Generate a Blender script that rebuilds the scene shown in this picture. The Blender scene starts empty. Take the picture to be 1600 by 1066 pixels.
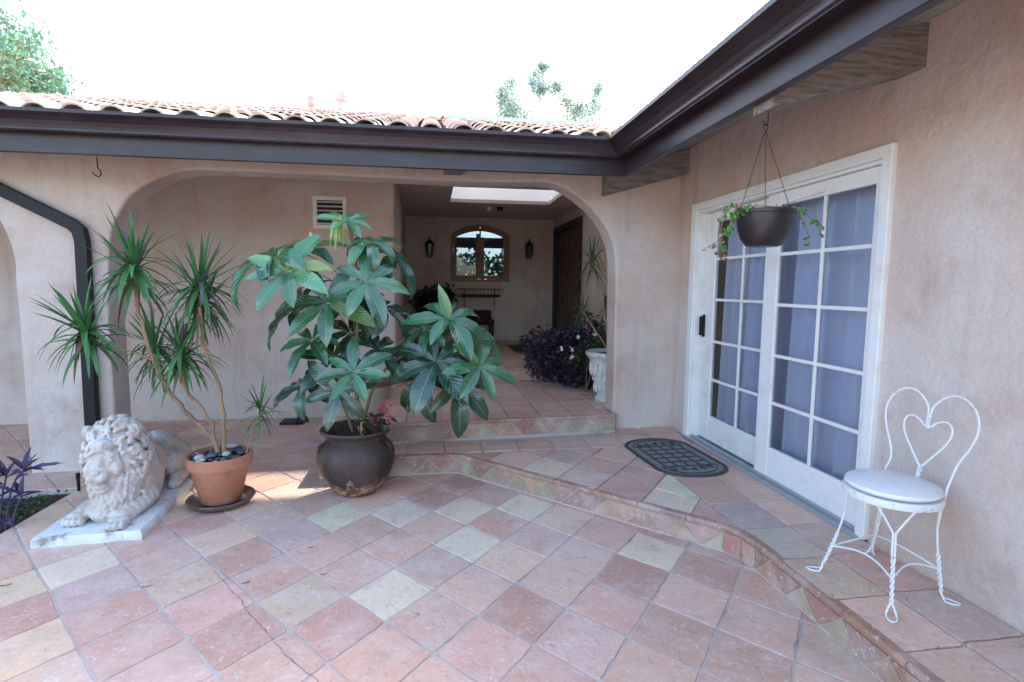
import bpy, bmesh, math, random
from mathutils import Vector, Matrix, noise
random.seed(7)
PI = math.pi
sc = bpy.context.scene
COL = sc.collection
# ------------------------------------------------------------------ camera
F_PX, PITCH, ROLL, YAW, CAM_H = 846.46, 0.099188, 0.0091774, 0.147061, 1.45
_fw = Vector((math.sin(YAW)*math.cos(PITCH), math.cos(YAW)*math.cos(PITCH), -math.sin(PITCH)))
_r0 = Vector((math.cos(YAW), -math.sin(YAW), 0)); _u0 = _r0.cross(_fw)
_rt = _r0*math.cos(ROLL) + _u0*math.sin(ROLL); _up = -_r0*math.sin(ROLL) + _u0*math.cos(ROLL)
cam = bpy.data.cameras.new("camera"); camo = bpy.data.objects.new("camera", cam); COL.objects.link(camo)
cam.sensor_width = 36; cam.lens = 36*F_PX/1600; cam.clip_start = .05; cam.clip_end = 2000
camo.matrix_world = Matrix(((_rt.x, _up.x, -_fw.x, 0), (_rt.y, _up.y, -_fw.y, 0), (_rt.z, _up.z, -_fw.z, CAM_H), (0, 0, 0, 1)))
sc.camera = camo
# ------------------------------------------------------------------ world, sun, exposure
SUN_EL = math.radians(36); SUN_AZ = Vector((2.0, 3.25, 0)).normalized()      # towards the sun
SUN_V = Vector((SUN_AZ.x*math.cos(SUN_EL), SUN_AZ.y*math.cos(SUN_EL), math.sin(SUN_EL)))
w = bpy.data.worlds.new("World"); sc.world = w; w.use_nodes = True
nt = w.node_tree; bg = nt.nodes["Background"]; sky = nt.nodes.new("ShaderNodeTexSky")
sky.sky_type = 'NISHITA'; sky.sun_disc = False; sky.sun_elevation = SUN_EL
sky.sun_rotation = math.atan2(SUN_AZ.x, SUN_AZ.y); sky.dust_density = 2.9; sky.air_density = 1.0; sky.ozone_density = 0.85
nt.links.new(sky.outputs[0], bg.inputs[0]); bg.inputs[1].default_value = 0.15
sl = bpy.data.lights.new("sun", 'SUN'); so = bpy.data.objects.new("sun", sl); COL.objects.link(so)
sl.energy = 3.0; sl.angle = math.radians(1.0); sl.color = (1, .95, .87)
so.rotation_euler = SUN_V.to_track_quat('Z', 'Y').to_euler()
sc.view_settings.view_transform = 'Standard'; sc.view_settings.look = 'None'; sc.view_settings.gamma = 1
sc.view_settings.exposure = 2.62

# ------------------------------------------------------------------ helpers
def ray(x, y): return _fw + _rt*((x-800)/F_PX) + _up*((533-y)/F_PX)
def at(x, y, Y):
    d = ray(x, y); return Vector((0, 0, CAM_H)) + d*(Y/d.y)
def atX(x, y, X):
    d = ray(x, y); return Vector((0, 0, CAM_H)) + d*(X/d.x)
def atZ(x, y, z=0.0):
    d = ray(x, y); return Vector((0, 0, CAM_H)) + d*((z-CAM_H)/d.z)
def px(P):
    P = Vector(P) - Vector((0, 0, CAM_H)); d = P.dot(_fw); return (800+F_PX*P.dot(_rt)/d, 533-F_PX*P.dot(_up)/d)
def rnd(a, b): return random.uniform(a, b)

ORG = {}
class MB:
    def __init__(s): s.v = []; s.f = []; s.c = []; s.uv = {}; s.col = None
    def vert(s, p, uv=None):
        s.v.append(Vector(p)); i = len(s.v)-1
        if uv: s.uv[i] = uv
        return i
    def face(s, ids, col=None): s.f.append(tuple(ids)); s.c.append(col or s.col or (1, 1, 1))
    def poly(s, pts, col=None): s.face([s.vert(p) for p in pts], col)
    def box(s, a, b, col=None, M=None):
        (x0, y0, z0), (x1, y1, z1) = a, b
        P = [Vector(p) for p in ((x0,y0,z0),(x1,y0,z0),(x1,y1,z0),(x0,y1,z0),(x0,y0,z1),(x1,y0,z1),(x1,y1,z1),(x0,y1,z1))]
        if M: P = [M @ p for p in P]
        i = [s.vert(p) for p in P]
        for q in ((3,2,1,0),(4,5,6,7),(0,1,5,4),(1,2,6,5),(2,3,7,6),(3,0,4,7)): s.face([i[k] for k in q], col)
    def tube(s, path, r, n=8, col=None, cap=True, closed=False):
        path = [Vector(p) for p in path]; m = len(path); rr = r if isinstance(r, (list, tuple)) else [r]*m
        rings = []; ref = None
        for k in range(m):
            if closed: t = path[(k+1) % m]-path[k-1]
            else: t = path[min(k+1, m-1)]-path[max(k-1, 0)]
            t.normalize()
            if ref is None:
                ref = Vector((0, 0, 1)) if abs(t.z) < .9 else Vector((1, 0, 0))
            ref = (ref - t*ref.dot(t)).normalized(); b = t.cross(ref)
            rings.append([s.vert(path[k] + (ref*math.cos(a)+b*math.sin(a))*rr[k]) for a in [2*PI*j/n for j in range(n)]])
        for k in range(m if closed else m-1):
            A, B = rings[k], rings[(k+1) % m]
            for j in range(n): s.face((A[j], A[(j+1) % n], B[(j+1) % n], B[j]), col)
        if cap and not closed:
            s.face(rings[0][::-1], col); s.face(rings[-1], col)
    def lathe(s, prof, c=(0, 0, 0), n=40, col=None, wob=0, sx=1, sy=1):
        c = Vector(c); rings = []
        for (r, z) in prof:
            rings.append([s.vert(c + Vector((math.cos(a)*r*sx*(1+wob*noise.noise((math.cos(a)*1.3, math.sin(a)*1.3, z*4+c.x))), math.sin(a)*r*sy*(1+wob*noise.noise((math.cos(a)*1.3+5, math.sin(a)*1.3, z*4))), z))) for a in [2*PI*j/n for j in range(n)]])
        for k in range(len(prof)-1):
            A, B = rings[k], rings[k+1]
            for j in range(n): s.face((A[j], A[(j+1) % n], B[(j+1) % n], B[j]), col)
        s.face(rings[0][::-1], col); s.face(rings[-1], col)
    def ell(s, c, r, n=14, m=9, M=None, col=None):
        c = Vector(c); rings = []
        for k in range(1, m):
            ph = PI*k/m; row = []
            for j in range(n):
                a = 2*PI*j/n; p = Vector((r[0]*math.sin(ph)*math.cos(a), r[1]*math.sin(ph)*math.sin(a), r[2]*math.cos(ph)))
                row.append(s.vert(c + (M @ p if M else p)))
            rings.append(row)
        pt, pb = Vector((0, 0, r[2])), Vector((0, 0, -r[2]))
        t = s.vert(c + (M @ pt if M else pt)); b = s.vert(c + (M @ pb if M else pb))
        for j in range(n):
            s.face((t, rings[0][j], rings[0][(j+1) % n]), col); s.face((b, rings[-1][(j+1) % n], rings[-1][j]), col)
            for k in range(m-2): s.face((rings[k][j], rings[k+1][j], rings[k+1][(j+1) % n], rings[k][(j+1) % n]), col)
    def prism(s, pts, z0, z1, col=None):
        a = [s.vert((p[0], p[1], z0)) for p in pts]; b = [s.vert((p[0], p[1], z1)) for p in pts]; n = len(pts)
        s.face(a[::-1], col); s.face(b, col)
        for j in range(n): s.face((a[j], a[(j+1) % n], b[(j+1) % n], b[j]), col)
    def build(s, name, mat, parent=None, origin=None, smooth=False, bevel=0, kind=None, seg=2):
        if parent is not None and origin is None: origin = ORG[parent.name]
        o0 = Vector(origin) if origin is not None else Vector((0, 0, 0))
        me = bpy.data.meshes.new(name); me.from_pydata([v-o0 for v in s.v], [], s.f)
        ca = me.color_attributes.new("Col", 'FLOAT_COLOR', 'CORNER'); ul = me.uv_layers.new(name="UVMap") if s.uv else None
        for p, c in zip(me.polygons, s.c):
            for li in p.loop_indices:
                ca.data[li].color = (c[0], c[1], c[2], 1)
                if ul: ul.data[li].uv = s.uv.get(me.loops[li].vertex_index, (0, 0))
            p.use_smooth = bool(smooth)
        me.materials.append(mat); ob = bpy.data.objects.new(name, me); COL.objects.link(ob)
        bm = bmesh.new(); bm.from_mesh(me); bmesh.ops.recalc_face_normals(bm, faces=bm.faces) if name not in NORECALC else None
        bm.to_mesh(me); bm.free()
        if smooth and smooth != 'full':
            try: me.set_sharp_from_angle(angle=math.radians(40))
            except Exception: pass
        if bevel:
            m = ob.modifiers.new("bevel", 'BEVEL'); m.width = bevel; m.segments = seg; m.limit_method = 'ANGLE'; m.angle_limit = math.radians(35)
        if parent is not None: ob.parent = parent
        else: ob.location = o0
        ORG[ob.name] = o0
        if kind: ob['kind'] = kind
        return ob
NORECALC = {'glass', 'pane', 'leaves', 'foliage', 'crown', 'ground_cover'}
def thing(name, loc, label, cat, group=None):
    o = bpy.data.objects.new(name, None); COL.objects.link(o); o.location = loc; o.empty_display_size = .1
    o['label'] = label; o['category'] = cat
    if group: o['group'] = group
    ORG[o.name] = Vector(loc); return o
def tag(o, label, cat, group=None):
    o['label'] = label; o['category'] = cat
    if group: o['group'] = group
    return o

# ------------------------------------------------------------------ materials
def mat(name, base=(.5, .5, .5), rough=.7, vcol=False, n1=None, n2=None, bump=(0, 50), metal=0, spec=.5, trans=0, extra=None, coat=0):
    """n1/n2 = (colour, scale, low, high, amount, detail) noise patches mixed over the base"""
    m = bpy.data.materials.new(name); m.use_nodes = True; t = m.node_tree; N = t.nodes; L = t.links
    b = N["Principled BSDF"]; b.inputs['Roughness'].default_value = rough; b.inputs['Metallic'].default_value = metal
    b.inputs['Specular IOR Level'].default_value = spec
    if coat: b.inputs['Coat Weight'].default_value = coat; b.inputs['Coat Roughness'].default_value = .2
    tc = N.new('ShaderNodeTexCoord'); geo = N.new('ShaderNodeNewGeometry')
    if vcol:
        a = N.new('ShaderNodeAttribute'); a.attribute_name = 'Col'; cur = a.outputs['Color']
    else:
        a = N.new('ShaderNodeRGB'); a.outputs[0].default_value = (*base, 1); cur = a.outputs[0]
    for nn in (n1, n2):
        if not nn: continue
        colr, scale, lo, hi, amt, det = nn[:6]
        z = N.new('ShaderNodeTexNoise'); z.inputs['Scale'].default_value = scale; z.inputs['Detail'].default_value = det; z.inputs['Roughness'].default_value = .65
        if len(nn) > 6:
            mp = N.new('ShaderNodeMapping'); mp.inputs['Scale'].default_value = nn[6]; L.new(geo.outputs['Position'], mp.inputs[0]); L.new(mp.outputs[0], z.inputs['Vector'])
        else: L.new(geo.outputs['Position'], z.inputs['Vector'])
        r = N.new('ShaderNodeMapRange'); r.inputs[1].default_value = lo; r.inputs[2].default_value = hi; r.inputs[4].default_value = amt
        L.new(z.outputs[0], r.inputs[0]); mx = N.new('ShaderNodeMix'); mx.data_type = 'RGBA'
        L.new(r.outputs[0], mx.inputs[0]); L.new(cur, mx.inputs[6]); mx.inputs[7].default_value = (*colr, 1); cur = mx.outputs[2]
    L.new(cur, b.inputs['Base Color'])
    if bump[0]:
        z = N.new('ShaderNodeTexNoise'); z.inputs['Scale'].default_value = bump[1]; z.inputs['Detail'].default_value = 8; L.new(geo.outputs['Position'], z.inputs['Vector'])
        bp = N.new('ShaderNodeBump'); bp.inputs['Strength'].default_value = bump[0]; bp.inputs['Distance'].default_value = bump[2] if len(bump) > 2 else .01
        L.new(z.outputs[0], bp.inputs['Height']); L.new(bp.outputs[0], b.inputs['Normal'])
    if trans:
        tr = N.new('ShaderNodeBsdfTranslucent'); L.new(cur, tr.inputs[0]); ms = N.new('ShaderNodeMixShader'); ms.inputs[0].default_value = trans
        L.new(b.outputs[0], ms.inputs[1]); L.new(tr.outputs[0], ms.inputs[2]); L.new(ms.outputs[0], N['Material Output'].inputs[0])
    if extra: extra(m, t, b, cur)
    return m
STUCCO = mat('stucco', (.555, .425, .365), .9, n1=((.60, .54, .505), 1.1, .40, .60, .9, 9), n2=((.36, .225, .19), 2.6, .54, .72, .5, 10), bump=(.35, 9, .03))
def stucco_fine(m, t, b, cur):
    N, L = t.nodes, t.links; geo = N.new('ShaderNodeNewGeometry')
    z = N.new('ShaderNodeTexNoise'); z.inputs['Scale'].default_value = 26; z.inputs['Detail'].default_value = 9; z.inputs['Distortion'].default_value = 1.2; L.new(geo.outputs['Position'], z.inputs['Vector'])
    b1 = b.inputs['Normal'].links[0].from_node; b2 = N.new('ShaderNodeBump'); b2.inputs['Strength'].default_value = .35; b2.inputs['Distance'].default_value = .01
    L.new(z.outputs[0], b2.inputs['Height']); L.new(b1.outputs[0], b2.inputs['Normal']); L.new(b2.outputs[0], b.inputs['Normal'])
    z2 = N.new('ShaderNodeTexNoise'); z2.inputs['Scale'].default_value = 7; z2.inputs['Detail'].default_value = 12; z2.inputs['Roughness'].default_value = .8; L.new(geo.outputs['Position'], z2.inputs['Vector'])
    r = N.new('ShaderNodeMapRange'); r.inputs[1].default_value = .63; r.inputs[2].default_value = .72; r.inputs[4].default_value = .5; L.new(z2.outputs[0], r.inputs[0])
    mx = N.new('ShaderNodeMix'); mx.data_type = 'RGBA'; L.new(r.outputs[0], mx.inputs[0]); L.new(cur, mx.inputs[6]); mx.inputs[7].default_value = (.24, .19, .15, 1)
    mp = N.new('ShaderNodeMapping'); mp.inputs['Scale'].default_value = (5, 5, .5); L.new(geo.outputs['Position'], mp.inputs[0]); z3 = N.new('ShaderNodeTexNoise'); z3.inputs['Scale'].default_value = 1.6; z3.inputs['Detail'].default_value = 8; L.new(mp.outputs[0], z3.inputs['Vector'])
    r3 = N.new('ShaderNodeMapRange'); r3.inputs[1].default_value = .56; r3.inputs[2].default_value = .72; r3.inputs[4].default_value = .28; L.new(z3.outputs[0], r3.inputs[0]); mx3 = N.new('ShaderNodeMix'); mx3.data_type = 'RGBA'; L.new(r3.outputs[0], mx3.inputs[0]); L.new(mx.outputs[2], mx3.inputs[6]); mx3.inputs[7].default_value = (.30, .23, .20, 1)
    z4 = N.new('ShaderNodeTexNoise'); z4.inputs['Scale'].default_value = 60; z4.inputs['Detail'].default_value = 5; L.new(geo.outputs['Position'], z4.inputs['Vector'])
    r4 = N.new('ShaderNodeMapRange'); r4.inputs[1].default_value = .35; r4.inputs[2].default_value = .65; r4.inputs[3].default_value = .95; r4.inputs[4].default_value = 1.05; L.new(z4.outputs[0], r4.inputs[0]); mx4 = N.new('ShaderNodeMix'); mx4.data_type = 'RGBA'; mx4.blend_type = 'MULTIPLY'; mx4.inputs[0].default_value = 1; L.new(mx3.outputs[2], mx4.inputs[6]); L.new(r4.outputs[0], mx4.inputs[7])
    L.new(mx4.outputs[2], b.inputs['Base Color'])
stucco_fine(STUCCO, STUCCO.node_tree, STUCCO.node_tree.nodes['Principled BSDF'], STUCCO.node_tree.nodes['Principled BSDF'].inputs['Base Color'].links[0].from_socket)
def tile_grunge(m, t, b, cur):
    N, L = t.nodes, t.links; geo = N.new('ShaderNodeNewGeometry')
    for sc_, lo, hi, amt, colr, dist in ((19, .56, .63, .55, (.82, .72, .66), 2.2), (34, .585, .66, .6, (.25, .15, .12), .8), (70, .56, .66, .4, (.36, .20, .15), 0), (1.1, .45, .62, .25, (.40, .28, .25), 0)):
        z = N.new('ShaderNodeTexNoise'); z.inputs['Scale'].default_value = sc_; z.inputs['Detail'].default_value = 12; z.inputs['Roughness'].default_value = .72; z.inputs['Distortion'].default_value = dist; L.new(geo.outputs['Position'], z.inputs['Vector'])
        r = N.new('ShaderNodeMapRange'); r.inputs[1].default_value = lo; r.inputs[2].default_value = hi; r.inputs[4].default_value = amt; L.new(z.outputs[0], r.inputs[0])
        mx = N.new('ShaderNodeMix'); mx.data_type = 'RGBA'; L.new(r.outputs[0], mx.inputs[0]); L.new(cur, mx.inputs[6]); mx.inputs[7].default_value = (*colr, 1); cur = mx.outputs[2]
    L.new(cur, b.inputs['Base Color'])
    rr = N.new('ShaderNodeMapRange'); rr.inputs[1].default_value = .35; rr.inputs[2].default_value = .65; rr.inputs[3].default_value = .42; rr.inputs[4].default_value = .8
    z = N.new('ShaderNodeTexNoise'); z.inputs['Scale'].default_value = 7; z.inputs['Detail'].default_value = 8; L.new(geo.outputs['Position'], z.inputs['Vector']); L.new(z.outputs[0], rr.inputs[0]); L.new(rr.outputs[0], b.inputs['Roughness'])
TILE = mat('terracotta_tile', vcol=True, rough=.55, n1=((.76, .60, .53), 4.5, .46, .66, .5, 14), n2=((.47, .27, .20), 6, .52, .68, .42, 10), bump=(.45, 34, .01), extra=lambda m, t, b, cur: tile_grunge(m, t, b, cur))
GROUT = mat('mortar', (.54, .46, .41), .95, n1=((.22, .18, .16), 2.2, .52, .66, .7, 10), n2=((.62, .56, .53), 2, .5, .7, .6, 5), bump=(.4, 60))
ROOFT = mat('roof_tile_clay', (.50, .30, .21), .85, n1=((.62, .50, .40), 4, .4, .65, .8, 6), n2=((.25, .14, .10), 9, .55, .7, .5, 6), bump=(.3, 40))
FASC = mat('brown_paint', (.021, .012, .016), .42, n1=((.040, .026, .034), 3, .45, .68, .8, 9, (1, 1, 4)), n2=((.08, .07, .08), 22, .66, .74, .5, 8), bump=(.15, 14))
WOODG = mat('weathered_wood', (.25, .22, .20), .8, n1=((.10, .08, .07), 7, .42, .62, .8, 8, (1, 9, 9)), n2=((.34, .29, .25), 4, .5, .7, .6, 6, (1.2, 12, 12)), bump=(.5, 30))
WHITE = mat('white_paint', (.77, .77, .77), .5, n1=((.58, .55, .51), 5, .50, .70, .6, 10), n2=((.35, .30, .26), 30, .66, .72, .6, 8), bump=(.06, 40))
METALW = mat('white_enamel', (.76, .77, .78), .4, n1=((.30, .20, .14), 38, .60, .68, .7, 8), bump=(.25, 90))
VINYL = mat('white_vinyl', (.78, .78, .80), .38, n1=((.60, .58, .58), 9, .5, .7, .5, 8), bump=(.05, 120))
BLACKM = mat('black_iron', (.010, .009, .012), .5, spec=.3, bump=(.2, 60))
SILL = mat('aluminium_sill', (.45, .48, .52), .4, metal=.6, bump=(.05, 60))
RUBBER = mat('rubber_mat', (.045, .042, .045), .65, bump=(.5, 160))
RUBBERL = mat('mat_carpet', (.27, .265, .27), .95, bump=(.8, 300))
SOIL = mat('soil', (.045, .030, .022), 1, n1=((.11, .08, .06), 25, .5, .7, .8, 8), bump=(1, 40, .03))
GROUNDM = mat('ground_earth', (.34, .29, .24), .95, n1=((.24, .22, .14), .6, .4, .6, .8, 6), bump=(.3, 8))
STONE = mat('cast_stone', (.56, .49, .425), .88, n1=((.25, .225, .20), 5, .50, .66, .85, 12), n2=((.76, .73, .70), 3.0, .46, .62, .7, 9), bump=(.7, 60, .012))
BASEW = mat('painted_plinth', (.76, .77, .79), .8, n1=((.26, .24, .22), 9, .54, .66, .95, 12), n2=((.50, .50, .50), 4, .5, .7, .6, 6), bump=(.6, 30, .012))
TERRA = mat('terracotta', (.48, .19, .10), .75, n1=((.60, .36, .26), 5, .45, .7, .6, 7), n2=((.30, .12, .07), 8, .55, .7, .5, 6), bump=(.15, 60))
SAUCER = mat('dark_saucer', (.12, .075, .07), .4, n1=((.22, .17, .16), 8, .45, .7, .7, 6))
BIGPOT = mat('dark_clay', (.085, .060, .052), .5, n1=((.17, .125, .11), 3.5, .42, .66, .8, 8, (1, 1, .35)), n2=((.20, .09, .05), 5, .55, .72, .7, 7), bump=(.2, 40))
BARK = mat('pale_bark', (.34, .22, .13), .85, n1=((.15, .095, .06), 16, .45, .65, .7, 6, (1, 1, .3)), bump=(.4, 60))
BARKG = mat('green_stem', (.20, .17, .09), .7, n1=((.10, .12, .05), 12, .45, .65, .7, 5), bump=(.2, 60))
def leafmat(name, rough=.32, trans=.25, veins=True, coat=0, dark=.8):
    def ex(m, t, b, cur):
        if not veins: return
        N, L = t.nodes, t.links; uv = N.new('ShaderNodeTexCoord'); sp = N.new('ShaderNodeSeparateXYZ'); L.new(uv.outputs['UV'], sp.inputs[0])
        ab = N.new('ShaderNodeMath'); ab.operation = 'ABSOLUTE'; L.new(sp.outputs[0], ab.inputs[0])
        r = N.new('ShaderNodeMapRange'); r.inputs[1].default_value = .03; r.inputs[2].default_value = .09; r.inputs[3].default_value = .42; r.inputs[4].default_value = 0; L.new(ab.outputs[0], r.inputs[0])
        mx = N.new('ShaderNodeMix'); mx.data_type = 'RGBA'; L.new(r.outputs[0], mx.inputs[0]); L.new(cur, mx.inputs[6]); mx.inputs[7].default_value = (.20, .36, .16, 1)
        L.new(mx.outputs[2], b.inputs['Base Color'])
        # side veins: v - 0.35*|u| waves as bump
        m1 = N.new('ShaderNodeMath'); m1.operation = 'MULTIPLY_ADD'; m1.inputs[1].default_value = -.22; L.new(ab.outputs[0], m1.inputs[0]); L.new(sp.outputs[1], m1.inputs[2])
        m2 = N.new('ShaderNodeMath'); m2.operation = 'MULTIPLY'; m2.inputs[1].default_value = 70; L.new(m1.outputs[0], m2.inputs[0])
        m3 = N.new('ShaderNodeMath'); m3.operation = 'SINE'; L.new(m2.outputs[0], m3.inputs[0])
        bp = N.new('ShaderNodeBump'); bp.inputs['Strength'].default_value = .3; bp.inputs['Distance'].default_value = .004; L.new(m3.outputs[0], bp.inputs['Height']); L.new(bp.outputs[0], b.inputs['Normal'])
    return mat(name, vcol=True, rough=rough, trans=trans, extra=ex, spec=.6, coat=coat)
LEAFBIG = leafmat('broad_leaf', .20, .16, coat=1)
LEAFN = leafmat('leaf_plain', .45, .25, veins=False)
LEAFT = leafmat('tree_leaf', .6, .4, veins=False)
PLASTIC = mat('dark_plastic', (.016, .012, .018), .35, n1=((.04, .03, .038), 10, .45, .7, .6, 5))
CURT = mat('sheer_curtain', (.58, .65, .84), .9, trans=.05)
DRAPE = mat('brown_drape', (.10, .075, .05), .9)
DARKROOM = mat('interior', (.22, .2, .18), .9)
WOODF = mat('oak_frame', (.27, .155, .08), .5, n1=((.16, .085, .045), 8, .42, .62, .7, 6, (8, 8, 1)), bump=(.15, 50))
DOORW = mat('carved_wood', (.11, .045, .022), .4, n1=((.03, .015, .012), 10, .45, .6, .9, 7, (3, 3, .8)), bump=(.8, 22, .02))
NAVY = mat('dark_door_frame', (.015, .018, .032), .5)
CEIL = mat('ceiling_plaster', (.60, .50, .47), .9, n1=((.50, .41, .38), 2, .45, .65, .6, 5), bump=(.2, 12))
PEB = mat('pebble', vcol=True, rough=.5, bump=(.1, 50))
VCOLM = mat('plain_colour', vcol=True, rough=.6)
REDM = mat('red_cloth', (.045, .010, .014), .9)
COPPER = mat('painted_pipe', (.55, .42, .38), .6, n1=((.35, .25, .2), 9, .5, .7, .6, 5))
def glassmat(name, tint=(.9, .93, .95), rough=.02):
    m = bpy.data.materials.new(name); m.use_nodes = True; t = m.node_tree; N = t.nodes; L = t.links; N.remove(N['Principled BSDF'])
    tr = N.new('ShaderNodeBsdfTransparent'); tr.inputs[0].default_value = (*tint, 1); gl = N.new('ShaderNodeBsdfGlossy'); gl.inputs['Roughness'].default_value = rough
    fr = N.new('ShaderNodeFresnel'); fr.inputs[0].default_value = 1.75; ms = N.new('ShaderNodeMixShader')
    geo = N.new('ShaderNodeNewGeometry'); z = N.new('ShaderNodeTexNoise'); z.inputs['Scale'].default_value = 2.5; L.new(geo.outputs['Position'], z.inputs['Vector'])
    bp = N.new('ShaderNodeBump'); bp.inputs['Strength'].default_value = .06; bp.inputs['Distance'].default_value = .02; L.new(z.outputs[0], bp.inputs['Height']); L.new(bp.outputs[0], gl.inputs['Normal'])
    L.new(fr.outputs[0], ms.inputs[0]); L.new(tr.outputs[0], ms.inputs[1]); L.new(gl.outputs[0], ms.inputs[2]); L.new(ms.outputs[0], N['Material Output'].inputs[0]); return m
GLASS = glassmat('window_glass')
def skymat():
    m = bpy.data.materials.new('skylight_glazing'); m.use_nodes = True; t = m.node_tree; N = t.nodes; L = t.links; N.remove(N['Principled BSDF'])
    tr = N.new('ShaderNodeBsdfTransparent'); tr.inputs[0].default_value = (.72, .72, .72, 1); tl = N.new('ShaderNodeBsdfTranslucent'); tl.inputs[0].default_value = (.97, .97, .97, 1)
    ms = N.new('ShaderNodeMixShader'); ms.inputs[0].default_value = .4; L.new(tr.outputs[0], ms.inputs[1]); L.new(tl.outputs[0], ms.inputs[2]); L.new(ms.outputs[0], N['Material Output'].inputs[0]); return m
SKYG = skymat()
SHAFT = mat('shaft_white', (.85, .84, .82), .9)

# ------------------------------------------------------------------ ground and floors
S1, S2, S3 = .155, .315, .46
g = MB(); g.poly([(-300, -300, -.12), (300, -300, -.12), (300, 300, -.12), (-300, 300, -.12)])
g.build('ground', GROUNDM, kind='structure')
def clip(poly, region):
    for k in range(len(region)):
        a, b = region[k], region[(k+1) % len(region)]; out = []
        nx, ny = -(b[1]-a[1]), b[0]-a[0]
        for i in range(len(poly)):
            p, q = poly[i], poly[(i+1) % len(poly)]
            dp = (p[0]-a[0])*nx+(p[1]-a[1])*ny; dq = (q[0]-a[0])*nx+(q[1]-a[1])*ny
            if dp >= 0: out.append(p)
            if dp*dq < 0:
                t = dp/(dp-dq); out.append((p[0]+(q[0]-p[0])*t, p[1]+(q[1]-p[1])*t))
        poly = out
        if len(poly) < 3: return []
    return poly
def area(p): return .5*sum(p[i][0]*p[(i+1) % len(p)][1]-p[(i+1) % len(p)][0]*p[i][1] for i in range(len(p)))
def inset(poly, d):
    n = len(poly); out = []
    for i in range(n):
        p0, p1, p2 = Vector(poly[i-1]), Vector(poly[i]), Vector(poly[(i+1) % n])
        e1 = (p1-p0); e2 = (p2-p1)
        if e1.length < 1e-5 or e2.length < 1e-5: continue
        e1.normalize(); e2.normalize(); n1 = Vector((-e1.y, e1.x)); n2 = Vector((-e2.y, e2.x))
        k = 1+n1.dot(n2); k = max(k, .35); out.append(tuple(p1+(n1+n2)*(d/k)))
    return out
PAL = [((.67, .385, .29), 5), ((.72, .45, .335), 5), ((.61, .33, .25), 2.6), ((.68, .45, .36), 3), ((.62, .43, .36), 1.2), ((.72, .50, .35), 2), ((.76, .58, .42), .8)]
def pick(cream=1.0):
    tot = [(c, w_*(cream if c[0] > .6 else 1)) for c, w_ in PAL]; x = rnd(0, sum(w_ for _, w_ in tot))
    for c, w_ in tot:
        x -= w_
        if x <= 0: break
    k = rnd(.86, 1.1); return tuple(v*k*rnd(.97, 1.03) for v in c)
def add_tile(mb, poly, z, col, gap=.0048):
    if len(poly) < 3 or abs(area(poly)) < .0015: return
    if area(poly) < 0: poly = poly[::-1]
    p = inset(poly, gap)
    if len(p) < 3 or area(p) < .0008: return
    # wavy handmade outline
    q = []
    for i in range(len(p)):
        a, b = Vector(p[i]), Vector(p[(i+1) % len(p)]); L = (b-a).length
        if L < .03: q.append(a); continue
        e = (b-a)/L; nn = Vector((-e.y, e.x))
        q.append(a+e*.010+nn*rnd(0, .002))
        m = max(1, int(L/.045))
        for j in range(1, m): q.append(a+(b-a)*(j/m)+nn*(rnd(-.002, .003) if random.random() > .06 else rnd(.005, .010)))
        q.append(b-e*.010+nn*rnd(0, .002))
    zt = z+rnd(0, .002); tx, ty = rnd(-.006, .006), rnd(-.006, .006); c = sum((Vector(v) for v in q), Vector((0, 0)))/len(q)
    top = [mb.vert((c.x+(v[0]-c.x)*.985, c.y+(v[1]-c.y)*.985, zt+.004+tx*(v[0]-c.x)+ty*(v[1]-c.y))) for v in q]
    mid = [mb.vert((v[0], v[1], zt+.0015)) for v in q]; bot = [mb.vert((v[0], v[1], z-.012)) for v in q]; n = len(q)
    mb.face(top, col)
    for j in range(n):
        mb.face((mid[j], mid[(j+1) % n], top[(j+1) % n], top[j]), col); mb.face((bot[j], bot[(j+1) % n], mid[(j+1) % n], mid[j]), col)
CREAM = [(725, 795), (738, 850), (618, 930), (537, 806), (640, 805), (822, 792), (130, 888), (700, 1045), (255, 838), (1000, 855), (1150, 900), (60, 925)]
CREAMC = (.80, .66, .47)
patio = MB(); hx, hy = .2, .231
def diag(mb, x0, y0, hx, hy, region, z, ir, jr, cream=.35, marks=()):
    jit = {}
    def nd(i, j):
        if (i, j) not in jit: jit[(i, j)] = (x0+i*hx+rnd(-.006, .006), y0-j*hy+rnd(-.006, .006))
        return jit[(i, j)]
    for i in range(*ir):
        for j in range(*jr):
            if (i+j) % 2 == 0: continue
            poly = [nd(i-1, j), nd(i, j+1), nd(i+1, j), nd(i, j-1)]
            col = pick(cream); c = (x0+i*hx, y0-j*hy, z)
            if c[1] > 1.2:
                u, v = px(c)
                for m in marks:
                    if abs(u-m[0]) < 26 and abs(v-m[1]) < 15: col = tuple(k*rnd(.95, 1.04) for k in CREAMC); break
            for R in region:
                q = clip(poly, R)
                if q: add_tile(mb, q, z, col)
BX, BY = -2.47, 4.12
diag(patio, 0, 3.415, hx, hy, [[(BX, -2.5), (2.2, -2.5), (2.2, 6.12), (BX, 6.12)], [(-6.5, BY), (BX, BY), (BX, 6.12), (-6.5, 6.12)]], 0, (-34, 13), (-13, 26), .45, CREAM)
pf = patio.build('patio_floor', TILE, kind='structure')
m = MB(); m.prism([(BX-.01, -4), (3, -4), (3, 6.3), (-9, 6.3), (-9, BY-.01), (BX-.01, BY-.01)], -.12, 0); m.build('floor_mortar', GROUT, kind='structure')
m = MB()
nx_, ny_ = 60, 40
ids = {}
for i in range(nx_+1):
    for j in range(ny_+1):
        x = -9+(BX+9)*i/nx_*1.0; y = -4+(BY+4)*j/ny_
        ids[i, j] = m.vert((x, y, -.035+.03*noise.noise((x*3, y*3, 0))+.012*noise.noise((x*11, y*11, 3))))
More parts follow.
